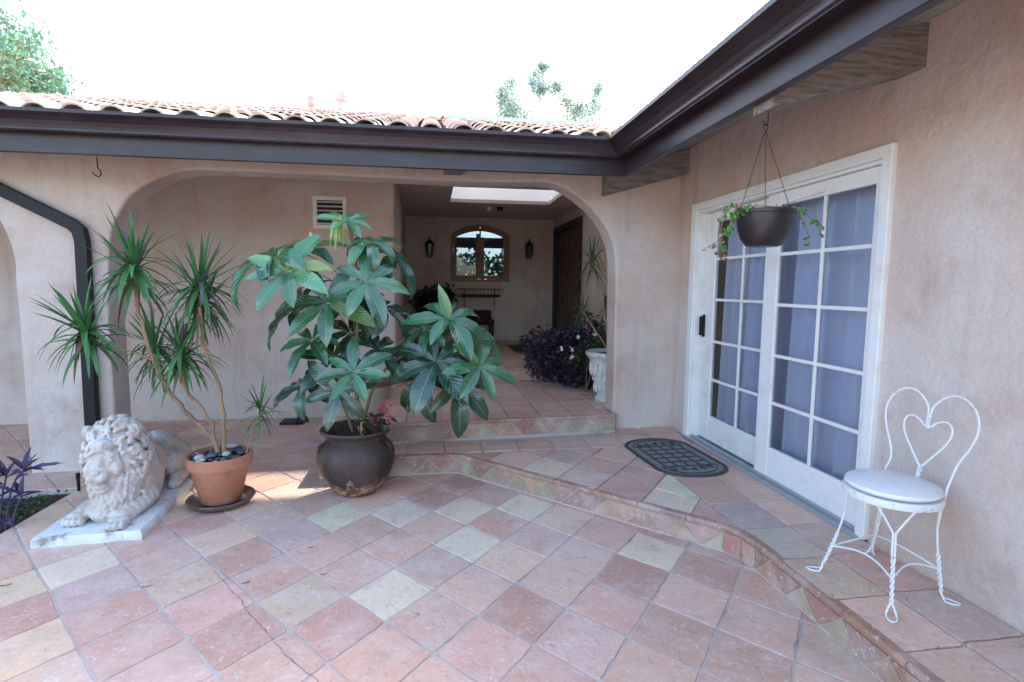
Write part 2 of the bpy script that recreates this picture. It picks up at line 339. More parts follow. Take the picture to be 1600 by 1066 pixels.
for i in range(nx_):
    for j in range(ny_): m.face((ids[i, j], ids[i+1, j], ids[i+1, j+1], ids[i, j+1]))
m.build('garden_soil', SOIL, kind='structure', smooth=True)
# crack in the floor
m = MB(); cp = [(332, 893), (345, 905), (362, 925), (378, 940), (384, 955), (400, 972), (412, 985), (428, 1003), (445, 1025), (470, 1047), (496, 1066), (520, 1085)]
for k in range(len(cp)-1):
    a = atZ(*cp[k]); b = atZ(*cp[k+1]); n_ = (b-a).cross(Vector((0, 0, 1))).normalized()
    for s_ in range(3):
        p = a.lerp(b, s_/3)+n_*rnd(-.004, .004); q = a.lerp(b, (s_+1)/3)+n_*rnd(-.004, .004); wd = rnd(.0005, .0013)
        m.poly([(p.x+n_.x*wd, p.y+n_.y*wd, .0078), (q.x+n_.x*wd, q.y+n_.y*wd, .0078), (q.x-n_.x*wd, q.y-n_.y*wd, .0078), (p.x-n_.x*wd, p.y-n_.y*wd, .0078)])
m.build('floor_crack', mat('crack_dark', (.07, .05, .045), .9), kind='structure')

# lower step platform
EDGE1 = [(-.84, 4.105), (.19, 4.11), (1.585, 2.66), (1.632, 2.56), (1.645, 2.45), (1.645, -2.5)]
def arc_smooth(): pass
m = MB(); m.prism([(x, y) for x, y in EDGE1]+[(2.3, -2.5), (2.3, 4.9), (-.84, 4.9)], -.01, S1-.006); m.build('lower_step_core', GROUT, kind='structure')
st = MB()
DR = [(.02, 4.145), (1.62, 2.60), (1.635, 2.45), (1.645, 2.45), (1.645, 4.145)]
diag(st, 1.22, 3.476, .2, .238, [[(.19, 4.105), (1.60, 2.64), (1.645, 2.60), (1.645, 4.145)]], S1, (-7, 5), (-5, 6), .5, [(1068, 772), (868, 745), (930, 715), (1020, 775)][:1])
for k in range(-3, 8):      # straight row in front of the second riser
    x = -.2+.295*(k)
    q = clip([(x, 4.15), (x+.295, 4.15), (x+.295, 4.44), (x, 4.44)], [(-.84, 4.1), (2.215, 4.1), (2.215, 4.6), (-.84, 4.6)])
    if q: add_tile(st, q, S1, pick(.8))
for k in range(3): add_tile(st, [(1.27+.3*k, 4.44), (1.57+.3*k, 4.44), (1.57+.3*k, 4.72), (1.27+.3*k, 4.72)] if k == 1 else [(1.6+.3*(k-1), 4.44), (1.6+.3*k, 4.44), (1.6+.3*k, 4.72), (1.6+.3*(k-1), 4.72)], S1, pick()) if k else None
ys = [4.15, 3.85, 3.55, 3.22, 2.93, 2.6, 2.27, 1.93, 1.6, 1.27, .94, .61, .28, -.05, -.38, -.71]
SC = {(0, 4): (.47, .36, .34), (0, 5): (.56, .47, .36)}
for ci, (xa, xb) in enumerate(((1.645, 1.93), (1.93, 2.218))):
    off = .0 if ci == 0 else .02
    for k in range(len(ys)-1):
        add_tile(st, [(xa, ys[k+1]+off), (xb, ys[k+1]+off), (xb, ys[k]+off), (xa, ys[k]+off)], S1, SC.get((ci, k), pick(.5)))
st.build('lower_step_tiles', TILE, kind='structure')
# upper step platform and entry landing
m = MB(); m.prism([(-.42, 4.46), (1.63, 4.60), (1.63, 5.0), (2.3, 5.0), (2.3, 6.6), (-.5, 6.6)], S1-.01, S2-.006); m.prism([(-.6, 6.46), (2.3, 6.46), (2.3, 10.0), (-.6, 10.0)], .1, S3-.006); m.build('upper_step_core', GROUT, kind='structure')
st = MB(); yy = [4.52, 4.87, 5.19, 5.54, 5.88, 6.2, 6.47]
for k in range(len(yy)-1):
    for i in range(-1, 10):
        x = -.22+.29*i+(.0 if k % 1 == 0 else .1)
        for R in ([(-.42, 4.48), (1.60, 4.62), (1.60, 6.47), (-.42, 6.47)], [(1.60, 4.98), (2.22, 4.98), (2.22, 6.47), (1.60, 6.47)]):
            q = clip([(x, yy[k]), (x+.29, yy[k]), (x+.29, yy[k+1]), (x, yy[k+1])] if k else [(x, 4.3), (x+.29, 4.3), (x+.29, yy[1]), (x, yy[1])], R)
            if q: add_tile(st, q, S2, pick(1.2))
for k in range(11):
    for i in range(10):
        x = -.55+.29*i; y = 6.49+.33*k
        q = clip([(x, y), (x+.29, y), (x+.29, y+.33), (x, y+.33)], [(-.55, 6.47), (2.22, 6.47), (2.22, 9.9), (-.55, 9.9)])
        if q: add_tile(st, q, S3, pick(1.0))
st.build('upper_step_tiles', TILE, kind='structure')
# risers: bull-nosed edge above a row of triangle-cut tiles
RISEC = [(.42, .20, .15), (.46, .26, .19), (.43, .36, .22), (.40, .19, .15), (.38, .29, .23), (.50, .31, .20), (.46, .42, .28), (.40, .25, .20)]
ris = MB()
def riser(path, z0, z1, tri=True):
    for (a, b) in zip(path, path[1:]):
        A, B = Vector((*a, 0)), Vector((*b, 0)); L = (B-A).length
        if L < .2: e = (B-A).normalized()
        e = (B-A).normalized(); o = Vector((e.y, -e.x, 0))   # outward = right of travel
        # nosing
        k = 0; s = 0
        while s < L-.001:
            l = min(.30, L-s); 
            if L-s-l < .08: l = L-s
            p, q = A+e*(s+.002), A+e*(s+l-.002); col = tuple(c*rnd(.8, 1.05) for c in (.36, .19, .14)); rows = []
            for t in (p, q):
                prof = [(-.03, z1+.0062), (.004, z1+.006), (.011, z1+.002), (.015, z1-.006), (.014, z1-.018), (.008, z1-.026), (-.02, z1-.027)]
                rows.append([ris.vert(t+o*u+Vector((0, 0, v))) for u, v in prof])
            for j in range(6): ris.face((rows[0][j], rows[1][j], rows[1][j+1], rows[0][j+1]), col)
            ris.face(rows[0], col); ris.face(rows[1][::-1], col); s += l
        zt, zb = z1-.030, z0+.014; h = zt-zb; n = max(1, round(L/(h*1.05))); wdt = L/n
        if tri and n > 1:
            for j in range(-1, n+1):
                up = j % 2 == 0; x0, x1 = (j)*wdt, (j+2)*wdt
                pts = [(x0, zb), (x1, zb), ((x0+x1)/2, zt)] if up else [(x0, zt), ((x0+x1)/2, zb), (x1, zt)]
                q = clip(pts, [(0, zb), (L, zb), (L, zt), (0, zt)])
                if len(q) < 3: continue
                if area(q) < 0: q = q[::-1]
                q = inset(q, .004); 
                if len(q) < 3 or area(q) < .0004: continue
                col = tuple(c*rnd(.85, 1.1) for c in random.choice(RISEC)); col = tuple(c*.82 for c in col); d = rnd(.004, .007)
                f = [ris.vert(A+e*u+o*d+Vector((0, 0, v))) for u, v in q]; bk = [ris.vert(A+e*u-o*.01+Vector((0, 0, v))) for u, v in q]
                ris.face(f, col)
                for i in range(len(q)): ris.face((bk[i], bk[(i+1) % len(q)], f[(i+1) % len(q)], f[i]), col)
        else:
            n = max(1, round(L/.3))
            for j in range(n):
                col = tuple(c*rnd(.85, 1.1) for c in random.choice(RISEC[:2])); p, q = A+e*(L*j/n+.004), A+e*(L*(j+1)/n-.004)
                ris.poly([p+o*.006+Vector((0, 0, zb)), q+o*.006+Vector((0, 0, zb)), q+o*.006+Vector((0, 0, zt)), p+o*.006+Vector((0, 0, zt))], col)
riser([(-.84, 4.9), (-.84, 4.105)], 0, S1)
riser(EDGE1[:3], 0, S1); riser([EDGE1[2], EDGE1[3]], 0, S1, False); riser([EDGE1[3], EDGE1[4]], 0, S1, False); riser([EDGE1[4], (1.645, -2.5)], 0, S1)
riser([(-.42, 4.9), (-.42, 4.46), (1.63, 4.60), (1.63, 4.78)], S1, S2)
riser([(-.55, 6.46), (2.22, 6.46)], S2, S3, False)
ris.build('step_risers', TILE, kind='structure')

# ------------------------------------------------------------------ the house
house = thing('stucco_house', (0, 4.7, 0), 'tan stucco courtyard house with arches and clay tile roof', 'house')
def yfront(x): return 4.5+(x+3.05)*.0418
def onwall(x, y):
    d = ray(x, y); C0 = Vector((0, 0, CAM_H)); t = (4.5+3.05*.0418)/(d.y-.0418*d.x); return C0+d*t
archpx = [(169, 500), (169, 433), (169.5, 395), (173, 362), (179, 345), (187.5, 328), (200, 309), (214, 297), (231, 287), (247, 279), (265, 272), (288, 267), (312, 265.5), (400, 268.5), (500, 273), (600, 278), (700, 283), (800, 284.5), (845, 284.5), (866, 287), (885, 295), (905, 309), (924, 325), (939, 343), (950, 361), (958, 381), (961.5, 403), (962, 440), (961, 520)]
ap = [onwall(*p) for p in archpx]
prof = [(-9, -.1), (-9, 2.6), (2.5, 2.6), (2.5, -.1), (ap[-1].x, -.1)]
prof += [(p.x, p.z) for p in ap[::-1]] + [(-2.44, -.1)]
# second arch to the left
prof += [(-3.035, -.1), (-3.025, 1.5)]
for k in range(0, 13):
    a = PI/2*k/12; prof.append((-3.025-.65*(1-math.cos(a)), 1.5+.83*math.sin(a)))
for k in range(0, 13):
    a = PI/2*(1-k/12); prof.append((-6.4+.65*(1-math.cos(a)), 1.5+.83*math.sin(a)))
prof += [(-6.4, -.1)]
m = MB(); n = len(prof); T = .25
A = [m.vert((x, yfront(x), z)) for x, z in prof]; B = [m.vert((x, yfront(x)+T, z)) for x, z in prof]
m.face(A); m.face(B[::-1])
for j in range(n): m.face((A[j], B[j], B[(j+1) % n], A[(j+1) % n]))
m.build('arcade_wall', STUCCO, house, bevel=.022, seg=3)
m = MB(); m.box((-9, 6.12, -.1), (-.4, 6.35, 2.9))
m.prism([(-.62, 6.3), (-.4, 6.3), (-.47, 10.1), (-.72, 10.1)], .2, 2.9)
m.build('walkway_wall', STUCCO, house, bevel=.02)
m = MB(); m.box((-.72, 9.9, .2), (.337, 10.1, 2.9)); m.box((1.40, 9.9, .2), (2.4, 10.1, 2.9)); m.box((.337, 9.9, .2), (1.40, 10.1, 1.545))
# arched window head
N_ = 16; X0, X1, ZS, ZT = .337, 1.40, 2.37, 2.56
arc = [(X0+(X1-X0)*k/N_, ZS+(ZT-ZS)*math.sin(PI*k/N_)**.75) for k in range(N_+1)]
for (a, b) in zip(arc, arc[1:]):
    i = [m.vert(p) for p in ((a[0], 9.9, a[1]), (b[0], 9.9, b[1]), (b[0], 9.9, 2.9), (a[0], 9.9, 2.9), (a[0], 10.1, a[1]), (b[0], 10.1, b[1]), (b[0], 10.1, 2.9), (a[0], 10.1, 2.9))]
    for q in ((0, 1, 2, 3), (0, 4, 5, 1), (4, 7, 6, 5)): m.face([i[k] for k in q])
m.build('entry_wall', STUCCO, house)
m = MB(); XW = 2.22
m.box((XW, 4.43, -.1), (XW+.2, 7.95, 2.66)); m.box((XW, 9.82, -.1), (XW+.2, 10.1, 2.95)); m.box((XW, 7.95, 2.52), (XW+.2, 9.82, 2.95))
m.box((XW, -3.5, -.1), (XW+.2, 2.385, 2.66)); m.box((XW, 2.385, 2.155), (XW+.2, 4.43, 2.66)); m.box((XW, 2.385, -.1), (XW+.2, 4.43, .14))
m.build('side_wall', STUCCO, house)
m = MB(); m.box((XW+1.9, -1, -.1), (XW+2, 7, .6)); m.box((XW+1.9, -1, 2.4), (XW+2, 7, 2.9)); m.box((XW+1.9, -1, .6), (XW+2, 1.6, 2.4)); m.box((XW+1.9, 5.2, .6), (XW+2, 7, 2.4)); m.box((XW+.2, -1, -.1), (XW+2, -.9, 2.9)); m.box((XW+.2, 7, -.1), (XW+2, 7.1, 2.9)); m.box((XW+.2, -1, .0), (XW+2, 7.1, .12)); m.box((XW+.2, -1, 2.6), (XW+2, 7.1, 2.7))
m.box((.1, 10.1, .9), (1.7, 12, 1.0)); m.box((.1, 12, .9), (1.7, 12.1, 1.2)); m.box((.1, 12, 2.30), (1.7, 12.1, 2.52)); m.box((.1, 12, 2.75), (1.7, 12.1, 2.9)); m.box((.95, 12, 1.2), (1.0, 12.1, 2.3)); m.box((.0, 10.1, .9), (.1, 12.1, 2.9)); m.box((1.7, 10.1, .9), (1.8, 12.1, 2.9)); m.box((0, 10.1, 2.8), (1.8, 12.1, 2.9))  # openings and beam invented to imitate bands reflected in the arched window
m.build('interior_wall', DARKROOM, house)
# ceiling with the skylight opening
SX0, SX1, SY0, SY1 = .27, 1.73, 6.9, 8.12
m = MB(); zc = 2.68
for (a, b, c, d) in ((-9, -.4, 4.6, 6.2), (-.4, 2.25, 4.6, SY0), (-.8, 2.25, SY1, 10.0), (-.8, SX0, SY0, SY1), (SX1, 2.25, SY0, SY1)):
    m.box((a, c, zc), (b, d, zc+.05))
m.build('ceiling', CEIL, house)
# roof planes
SL = .31
def zroof(d): return 2.50+SL*d
RY0, RX0 = 4.0, 1.43; RTOP = 9.6
# skylight shaft
TX0, TX1, TY0, TY1 = .27, 2.3, 8.0, 9.2
m = MB()
bt = [(SX0, SY0, zc+.001), (SX1, SY0, zc+.001), (SX1, SY1, zc+.001), (SX0, SY1, zc+.001)]
tp = [(TX0, TY0, zroof(TY0-RY0)+.12), (TX1, TY0, zroof(TY0-RY0)+.12), (TX1, TY1, zroof(TY1-RY0)+.12), (TX0, TY1, zroof(TY1-RY0)+.12)]
for k in range(4): m.poly([bt[k], bt[(k+1) % 4], tp[(k+1) % 4], tp[k]])
sky_sh = m.build('skylight_shaft', SHAFT, house)
m = MB()
o_ = .05
to = [(p[0]+(-o_ if i in (0, 3) else o_), p[1]+(-o_ if i < 2 else o_), p[2]) for i, p in enumerate(tp)]
for k in range(4):
    a, b = k, (k+1) % 4
    m.poly([tp[a], tp[b], to[b], to[a]]); m.poly([to[a], to[b], (to[b][0], to[b][1], to[b][2]-.25), (to[a][0], to[a][1], to[a][2]-.25)])
m.build('skylight_curb', SILL, house)
m = MB(); m.poly([(p[0]*1.0, p[1], p[2]+.012) for p in tp]); m.build('skylight_glazing', SKYG, house)
# roof deck (boards seen from below) with hole for the shaft
m = MB()
def deck(pts, th=.06):
    lo = [m.vert(p) for p in pts]; hi = [m.vert((p[0], p[1], p[2]+th)) for p in pts]; n = len(pts); m.face(lo[::-1]); m.face(hi)
    for j in range(n): m.face((lo[j], lo[(j+1) % n], hi[(j+1) % n], hi[j]))
def zb(y): return zroof(y-RY0)-.07
def BP(x, y): return (x, y, zb(y))
def RP(x, y): return (x, y, zroof(x-RX0)-.07)
deck([BP(-9, RY0), BP(TX0, RY0), BP(TX0, RTOP), BP(-9, RTOP)])
deck([BP(TX0, RY0), BP(RX0, RY0), BP(RX0+TY0-RY0, TY0), BP(TX0, TY0)])
deck([BP(TX0, TY1), BP(RX0+TY1-RY0, TY1), BP(RX0+RTOP-RY0, RTOP), BP(TX0, RTOP)])
deck([BP(TX1, TY0), BP(RX0+TY0-RY0, TY0), BP(RX0+TY1-RY0, TY1), BP(TX1, TY1)])
deck([RP(RX0, -3.5), RP(7, -3.5), RP(7, RY0+7-RX0), RP(RX0, RY0)])
m.poly([(-9, RTOP, zroof(RTOP-RY0)-.02), (7, RTOP, zroof(RTOP-RY0)-.02), (7, RTOP+2.7, 3.36), (-9, RTOP+2.7, 3.36)])
m.build('roof_deck', WOODG, house)
# clay barrel tiles
m = MB(); rt = random.Random(3)
def barrel(P, d, sdir, L, r0, r1, col, nrm):
    """P = lower end centre, d = up-slope unit, sdir = sideways unit"""
    n = 8; R = []
    for (t, r) in ((0, r0), (L, r1)):
        R.append([m.vert(P+d*t+sdir*(r*math.cos(PI*j/n))+nrm*(r*.85*math.sin(PI*j/n))) for j in range(n+1)])
    I = [m.vert(P+sdir*((r0-.014)*math.cos(PI*j/n))+nrm*((r0-.014)*.85*math.sin(PI*j/n))) for j in range(n+1)]
    I2 = [m.vert(P+d*.12+sdir*((r0-.018)*math.cos(PI*j/n))+nrm*((r0-.018)*.85*math.sin(PI*j/n))) for j in range(n+1)]
    for j in range(n):
        m.face((R[0][j], R[0][j+1], R[1][j+1], R[1][j]), col); m.face((R[0][j], I[j], I[j+1], R[0][j+1]), col); m.face((I[j], I2[j], I2[j+1], I[j+1]), tuple(c*.8 for c in col))
cs, sn = 1/math.hypot(1, SL), SL/math.hypot(1, SL)
RC = [(.58, .44, .36), (.64, .53, .45), (.50, .34, .27), (.70, .62, .54)]
def roofside(along, up, origin, length, rows, keep):
    nrm = up.cross(along); nrm = nrm if nrm.z > 0 else -nrm
    pitch = .225
    for r_ in range(rows):
        base = origin+up*(r_*.36+.0)
        for k in range(int(length/pitch)):
            P = base+along*(k*pitch+rt.uniform(-.006, .006))+nrm*(.03+rt.uniform(0, .006))+up*rt.uniform(-.012, .012)
            if not keep(P): continue
            col = tuple(c*rt.uniform(.85, 1.1) for c in rt.choice(RC)); barrel(P, (up-nrm*.05).normalized(), along, .42, .088, .072, col, nrm)
            # concave pan tile between the caps
            Q = P+along*pitch/2-nrm*.03; n = 5; rr = .075
            a_ = [m.vert(Q+along*(rr*math.cos(PI+PI*j/n))+nrm*(.035+rr*.45*math.sin(PI+PI*j/n)+.012)-up*.02) for j in range(n+1)]
            b_ = [m.vert(Q+up*.40+along*(rr*math.cos(PI+PI*j/n))+nrm*(.035+rr*.45*math.sin(PI+PI*j/n))) for j in range(n+1)]
            for j in range(n): m.face((a_[j], a_[j+1], b_[j+1], b_[j]), col)
def keepb(P):
    if P.x > RX0+(P.y-RY0)-.06: return False
    if TX0-.1 < P.x < TX1+.1 and TY0-.4 < P.y < TY1+.05: return False
    return True
roofside(Vector((1, 0, 0)), Vector((0, cs, sn)), Vector((-9, RY0-.02, zroof(0)-.01)), 16, 17, keepb)
roofside(Vector((0, 1, 0)), Vector((cs, 0, sn)), Vector((RX0-.02, -3.4, zroof(0)-.01)), 9, 12, lambda P: P.y < RY0+(P.x-RX0)-.06)
for k in range(45):       # ridge caps
    m_ = k*.36-9
    barrel(Vector((m_, RTOP, zroof(RTOP-RY0)-.0)), Vector((1, 0, 0)), Vector((0, 1, 0)), .42, .10, .085, rt.choice(RC), Vector((0, 0, 1)))
ro = m.build('roof', mat('clay_roof', vcol=True, rough=.85, n1=((.66, .52, .42), 4, .42, .66, .7, 6), n2=((.22, .13, .10), 9, .55, .7, .5, 6), bump=(.3, 40)), house, smooth=True)
m = MB(); m.box((-9, RY0+.0, 2.285), (RX0+.045, RY0+.035, 2.53)); m.box((RX0, -3.5, 2.285), (RX0+.045, RY0-.001, 2.53))
m.build('fascia', FASC, house, bevel=.004)
# gutter
gp = [(0, 2.53), (0, 2.41), (.055, 2.405), (.062, 2.415), (.062, 2.430), (.066, 2.445), (.076, 2.470), (.092, 2.492), (.108, 2.505), (.115, 2.512), (.115, 2.532), (.105, 2.534), (.102, 2.520)]
m = MB()
for (u0, z0), (u1, z1) in zip(gp, gp[1:]):
    kx = 1.45
    m.poly([(-9, RY0-u0, z0), (RX0-u0*kx, RY0-u0, z0), (RX0-u1*kx, RY0-u1, z1), (-9, RY0-u1, z1)])
    m.poly([(RX0-u0*kx, RY0-u0, z0), (RX0-u0*kx, -3.5, z0), (RX0-u1*kx, -3.5, z1), (RX0-u1*kx, RY0-u1, z1)])
gut = m.build('gutter', FASC, house)
sm = gut.modifiers.new('solid', 'SOLIDIFY'); sm.thickness = .003
m = MB()
for b_ in [((x_-.012, RY0-.117, 2.5325), (x_+.012, RY0-.001, 2.537)) for x_ in (-3.6, -2.75, -1.9, -1.05, -.2, .65)]+[((RX0-.168, y_-.012, 2.5325), (RX0-.001, y_+.012, 2.537)) for y_ in (3.3, 2.6, 1.9, 1.2)]:
    m = MB(); m.box(*b_); m.build('gutter_hanger', FASC, house, bevel=.001)
for x_ in (-2.2, .95):
    m = MB(); m.box((x_-.03, RY0-.1175, 2.512), (x_+.03, RY0-.1152, 2.5355)); m.build('gutter_joint', FASC, house)

m = MB()
def rectpipe(path, w=.085, d=.06):
    # path in XZ at constant Y; mitred rectangular section
    pts = [Vector(p) for p in path]; rings = []
    for k in range(len(pts)):
        t0 = (pts[k]-pts[k-1]).normalized() if k else None; t1 = (pts[k+1]-pts[k]).normalized() if k < len(pts)-1 else None
        t = ((t0 or t1)+(t1 or t0)).normalized(); nn = Vector((-t.z, 0, t.x)); c = nn.dot(Vector((-(t0 or t1).z, 0, (t0 or t1).x)))
        rings.append([m.vert(pts[k]+nn*(s*w/2/c)+Vector((0, q*d/2, 0))) for s, q in ((-1, -1), (1, -1), (1, 1), (-1, 1))])
    for A_, B_ in zip(rings, rings[1:]):
        for j in range(4): m.face((A_[j], A_[(j+1) % 4], B_[(j+1) % 4], B_[j]))
    m.face(rings[0]); m.face(rings[-1][::-1])
YD = 4.46
rectpipe([at(-230, 186, YD), at(-10, 291, YD), at(112, 350, YD), at(124, 360, YD), at(129, 378, YD), at(139, 560, YD), at(149, 738, YD)])
dsp = m.build('downspout', BLACKM, house, bevel=.006)
# rafters
for (y, hi) in ((2.34, 2.65), (4.64, 2.66), (.0, 2.65)):
    m = MB(); w2 = .075; x0, x1 = RX0+.046, XW+.02
    def zbot(x): return 2.46-(XW-x)*.29
    pts = [(x0, zbot(x0)), (x1, zbot(x1)), (x1, 2.66), (x0, 2.47)]
    A_ = [m.vert((x, y-w2, z)) for x, z in pts]; B_ = [m.vert((x, y+w2, z)) for x, z in pts]; m.face(A_); m.face(B_[::-1])
    for j in range(4): m.face((A_[j], B_[j], B_[(j+1) % 4], A_[(j+1) % 4]))
    m.build('rafter', WOODG, house, bevel=.005)
for x in (-2.42, .18, -5.0):
    m = MB(); y0, y1 = RY0+.036, yfront(x)+.05
    pts = [(y0, 2.30), (y1, 2.375 if x > 0 else 2.40), (y1, 2.66), (y0, 2.45)]
    A_ = [m.vert((x-.075, y, z)) for y, z in pts]; B_ = [m.vert((x+.075, y, z)) for y, z in pts]; m.face(A_[::-1]); m.face(B_)
    for j in range(4): m.face((A_[j], A_[(j+1) % 4], B_[(j+1) % 4], B_[j]))
    m.build('rafter', WOODG, house, bevel=.005)
# wall vent
m = MB(); vx0, vx1, vz0, vz1, vy = -1.245, -.90, 2.055, 2.392, 6.12
fw_ = .04
for b_ in (((vx0, vy-.018, vz0), (vx0+fw_, vy, vz1)), ((vx1-fw_, vy-.018, vz0), (vx1, vy, vz1)), ((vx0+fw_, vy-.017, vz0), (vx1-fw_, vy, vz0+fw_)), ((vx0+fw_, vy-.017, vz1-fw_), (vx1-fw_, vy, vz1))): m.box(*b_)
vf = m.build('vent', WHITE, house, bevel=.002)
m = MB()
for k in range(6):
    z = vz0+.055+k*.045; M_ = Matrix.Translation((0, vy-.008, z)) @ Matrix.Rotation(math.radians(40), 4, 'X'); m.box((vx0+fw_, -.012, -.003), (vx1-fw_, .012, .003), M=M_)
m.build('slats', WHITE, vf)
m = MB(); m.box((vx0+fw_, vy-.004, vz0+fw_), (vx1-fw_, vy-.001, vz1-fw_)); m.build('vent_backing', BLACKM, vf)
# arched entry window
m = MB()
def archring(x0, x1, z0, zs, zt, inx, y0, y1, mm):
    out = [(x0, z0)]+[(x0+(x1-x0)*k/N_, zs+(zt-zs)*math.sin(PI*k/N_)**.75) for k in range(N_+1)]+[(x1, z0)]
    cx = (x0+x1)/2
    inn = [(x0+inx, z0+inx)]+[(max(x0+inx, min(x1-inx, cx+(p[0]-cx)*(1-2*inx/(x1-x0)))), p[1]-inx) for p in out[1:-1]]+[(x1-inx, z0+inx)]
    n = len(out)
    O = [mm.vert((x, y0, z)) for x, z in out]; I = [mm.vert((x, y0, z)) for x, z in inn]; O1 = [mm.vert((x, y1, z)) for x, z in out]; I1 = [mm.vert((x, y1, z)) for x, z in inn]
    for j in range(n):
        k = (j+1) % n; mm.face((O[j], O[k], I[k], I[j])); mm.face((I[j], I[k], I1[k], I1[j])); mm.face((O[j], O1[j], O1[k], O[k])); mm.face((O1[j], I1[j], I1[k], O1[k]))
    return inn
archring(X0, X1, 1.545, ZS, ZT, .045, 9.875, 9.93, m)
wf = m.build('window', WOODF, house, bevel=.003)
m = MB(); cx = (X0+X1)/2
for (a, b) in ((X0+.047, cx-.012), (cx+.012, X1-.047)):
    za = 1.592
    for q in ((a, za, a+.06, 2.34), (b-.06, za, b, 2.34+.06), (a+.06, za, b-.06, za+.06)):
        m.box((q[0], 9.895, q[1]), (q[2], 9.925, q[3]))
    # curved head of each sash
    N2 = 8
    for k in range(N2):
        x_a, x_b = a+(b-a)*k/N2, a+(b-a)*(k+1)/N2
        f = lambda x: ZS-.05+(ZT-ZS)*math.sin(PI*min(1, max(0, (x-X0)/(X1-X0))))**.75
        m.poly([(x_a, 9.9, f(x_a)-.06), (x_b, 9.9, f(x_b)-.06), (x_b, 9.9, f(x_b)+.02), (x_a, 9.9, f(x_a)+.02)])
        m.poly([(x_a, 9.9, f(x_a)-.06), (x_b, 9.9, f(x_b)-.06), (x_b, 9.93, f(x_b)-.06), (x_a, 9.93, f(x_a)-.06)])
m.box((cx-.012, 9.888, 1.595), (cx+.012, 9.93, 2.50)); m.build('sash', WOODF, wf, bevel=.002)
m = MB(); m.poly([(X0+.06, 9.935, 1.6), (X1-.06, 9.935, 1.6), (X1-.06, 9.935, 2.36), (cx, 9.935, 2.53), (X0+.06, 9.935, 2.36)]); m.build('pane', glassmat('tinted_glass', (.065, .10, .15)), wf)
# entry door in the side wall
m = MB(); m.box((XW-.02, 7.93, S3), (XW+.12, 8.03, 2.52)); m.box((XW-.02, 9.72, S3), (XW+.12, 9.83, 2.52)); m.box((XW-.019, 8.03, 2.40), (XW+.12, 9.72, 2.519))
ed = m.build('entry_door', NAVY, house, bevel=.005)
for (ya, yb) in ((8.035, 8.87), (8.88, 9.715)):
    m = MB(); m.box((XW+.06, ya, S3+.01), (XW+.10, yb, 2.395))
    for r_ in range(4):
        z0, z1 = S3+.12+r_*.46, S3+.12+r_*.46+.38
        m.box((XW+.04, ya+.12, z0), (XW+.06, yb-.12, z1)); m.box((XW+.025, ya+.2, z0+.08), (XW+.04, yb-.2, z1-.08)); m.ell((XW+.025, (ya+yb)/2, (z0+z1)/2), (.02, .11, .08))
    m.build('door_leaf', DOORW, ed, bevel=.006)
# ---- sliding french door in the side wall
DY0, DY1, DZ0, DZ1 = 2.385, 4.43, S1+.012, 2.16
m = MB(); cw = .062
m.box((XW-.028, DY0, DZ0), (XW+.02, DY0+cw, DZ1)); m.box((XW-.028, DY1-cw-.02, DZ0), (XW+.02, DY1, DZ1)); m.box((XW-.027, DY0+cw, DZ1-cw), (XW+.02, DY1-cw-.02, DZ1))
m.box((XW-.012, DY0+cw, DZ0), (XW+.16, DY0+cw+.012, DZ1-cw)); m.box((XW-.012, DY1-cw-.038, DZ0), (XW+.16, DY1-cw-.02, DZ1-cw)); m.box((XW-.011, DY0+cw+.012, DZ1-cw-.02), (XW+.16, DY1-cw-.038, DZ1-cw))
fd = m.build('french_door', WHITE, house, bevel=.006)
def panel(X, y0, y1, gy0, gy1, ym, zs, name):
    m = MB(); t = .035; zt, zg, zbm, zb0 = 2.075, 1.99, .395, S1+.035
    m.box((X, y0, zb0), (X+t, gy0, zt)); m.box((X, gy1, zb0), (X+t, y1, zt)); m.box((X+.001, gy0, zb0), (X+t-.001, gy1, zbm)); m.box((X+.001, gy0, zg), (X+t-.001, gy1, zt))
    p = m.build(name, WHITE, fd, bevel=.005)
    m = MB(); mw = .011
    m.box((X+.007, ym-mw, zbm), (X+t-.007, ym+mw, zg))
    for z in zs:
        m.box((X+.008, gy0, z-mw), (X+t-.008, ym-mw, z+mw)); m.box((X+.008, ym+mw, z-mw), (X+t-.008, gy1, z+mw))
    m.build('muntins', WHITE, fd, bevel=.003)
    m = MB(); m.poly([(X+t/2, gy0, zbm), (X+t/2, gy0, zg), (X+t/2, gy1, zg), (X+t/2, gy1, zbm)]); m.build('glass', GLASS, fd)
    return p
panel(XW+.012, 2.46, 3.415, 2.515, 3.275, 2.885, (1.678, 1.350, 1.014, .695), 'door_panel')
panel(XW+.062, 3.30, 4.325, 3.44, 4.165, 3.775, (1.692, 1.362, 1.018, .700), 'door_panel')
m = MB(); m.box((XW+.015, 4.282, 1.06), (XW+.062, 4.296, 1.22)); m.box((XW+.045, 4.277, 1.045), (XW+.0615, 4.301, 1.235)); m.build('handle', BLACKM, fd, bevel=.004)
m = MB(); m.box((XW-.05, DY0+.03, S1+.002), (XW+.16, DY1-.03, S1+.022)); m.box((XW-.008, DY0+.07, S1+.022), (XW+.009, DY1-.09, S1+.04)); m.build('door_sill', SILL, fd, bevel=.003)
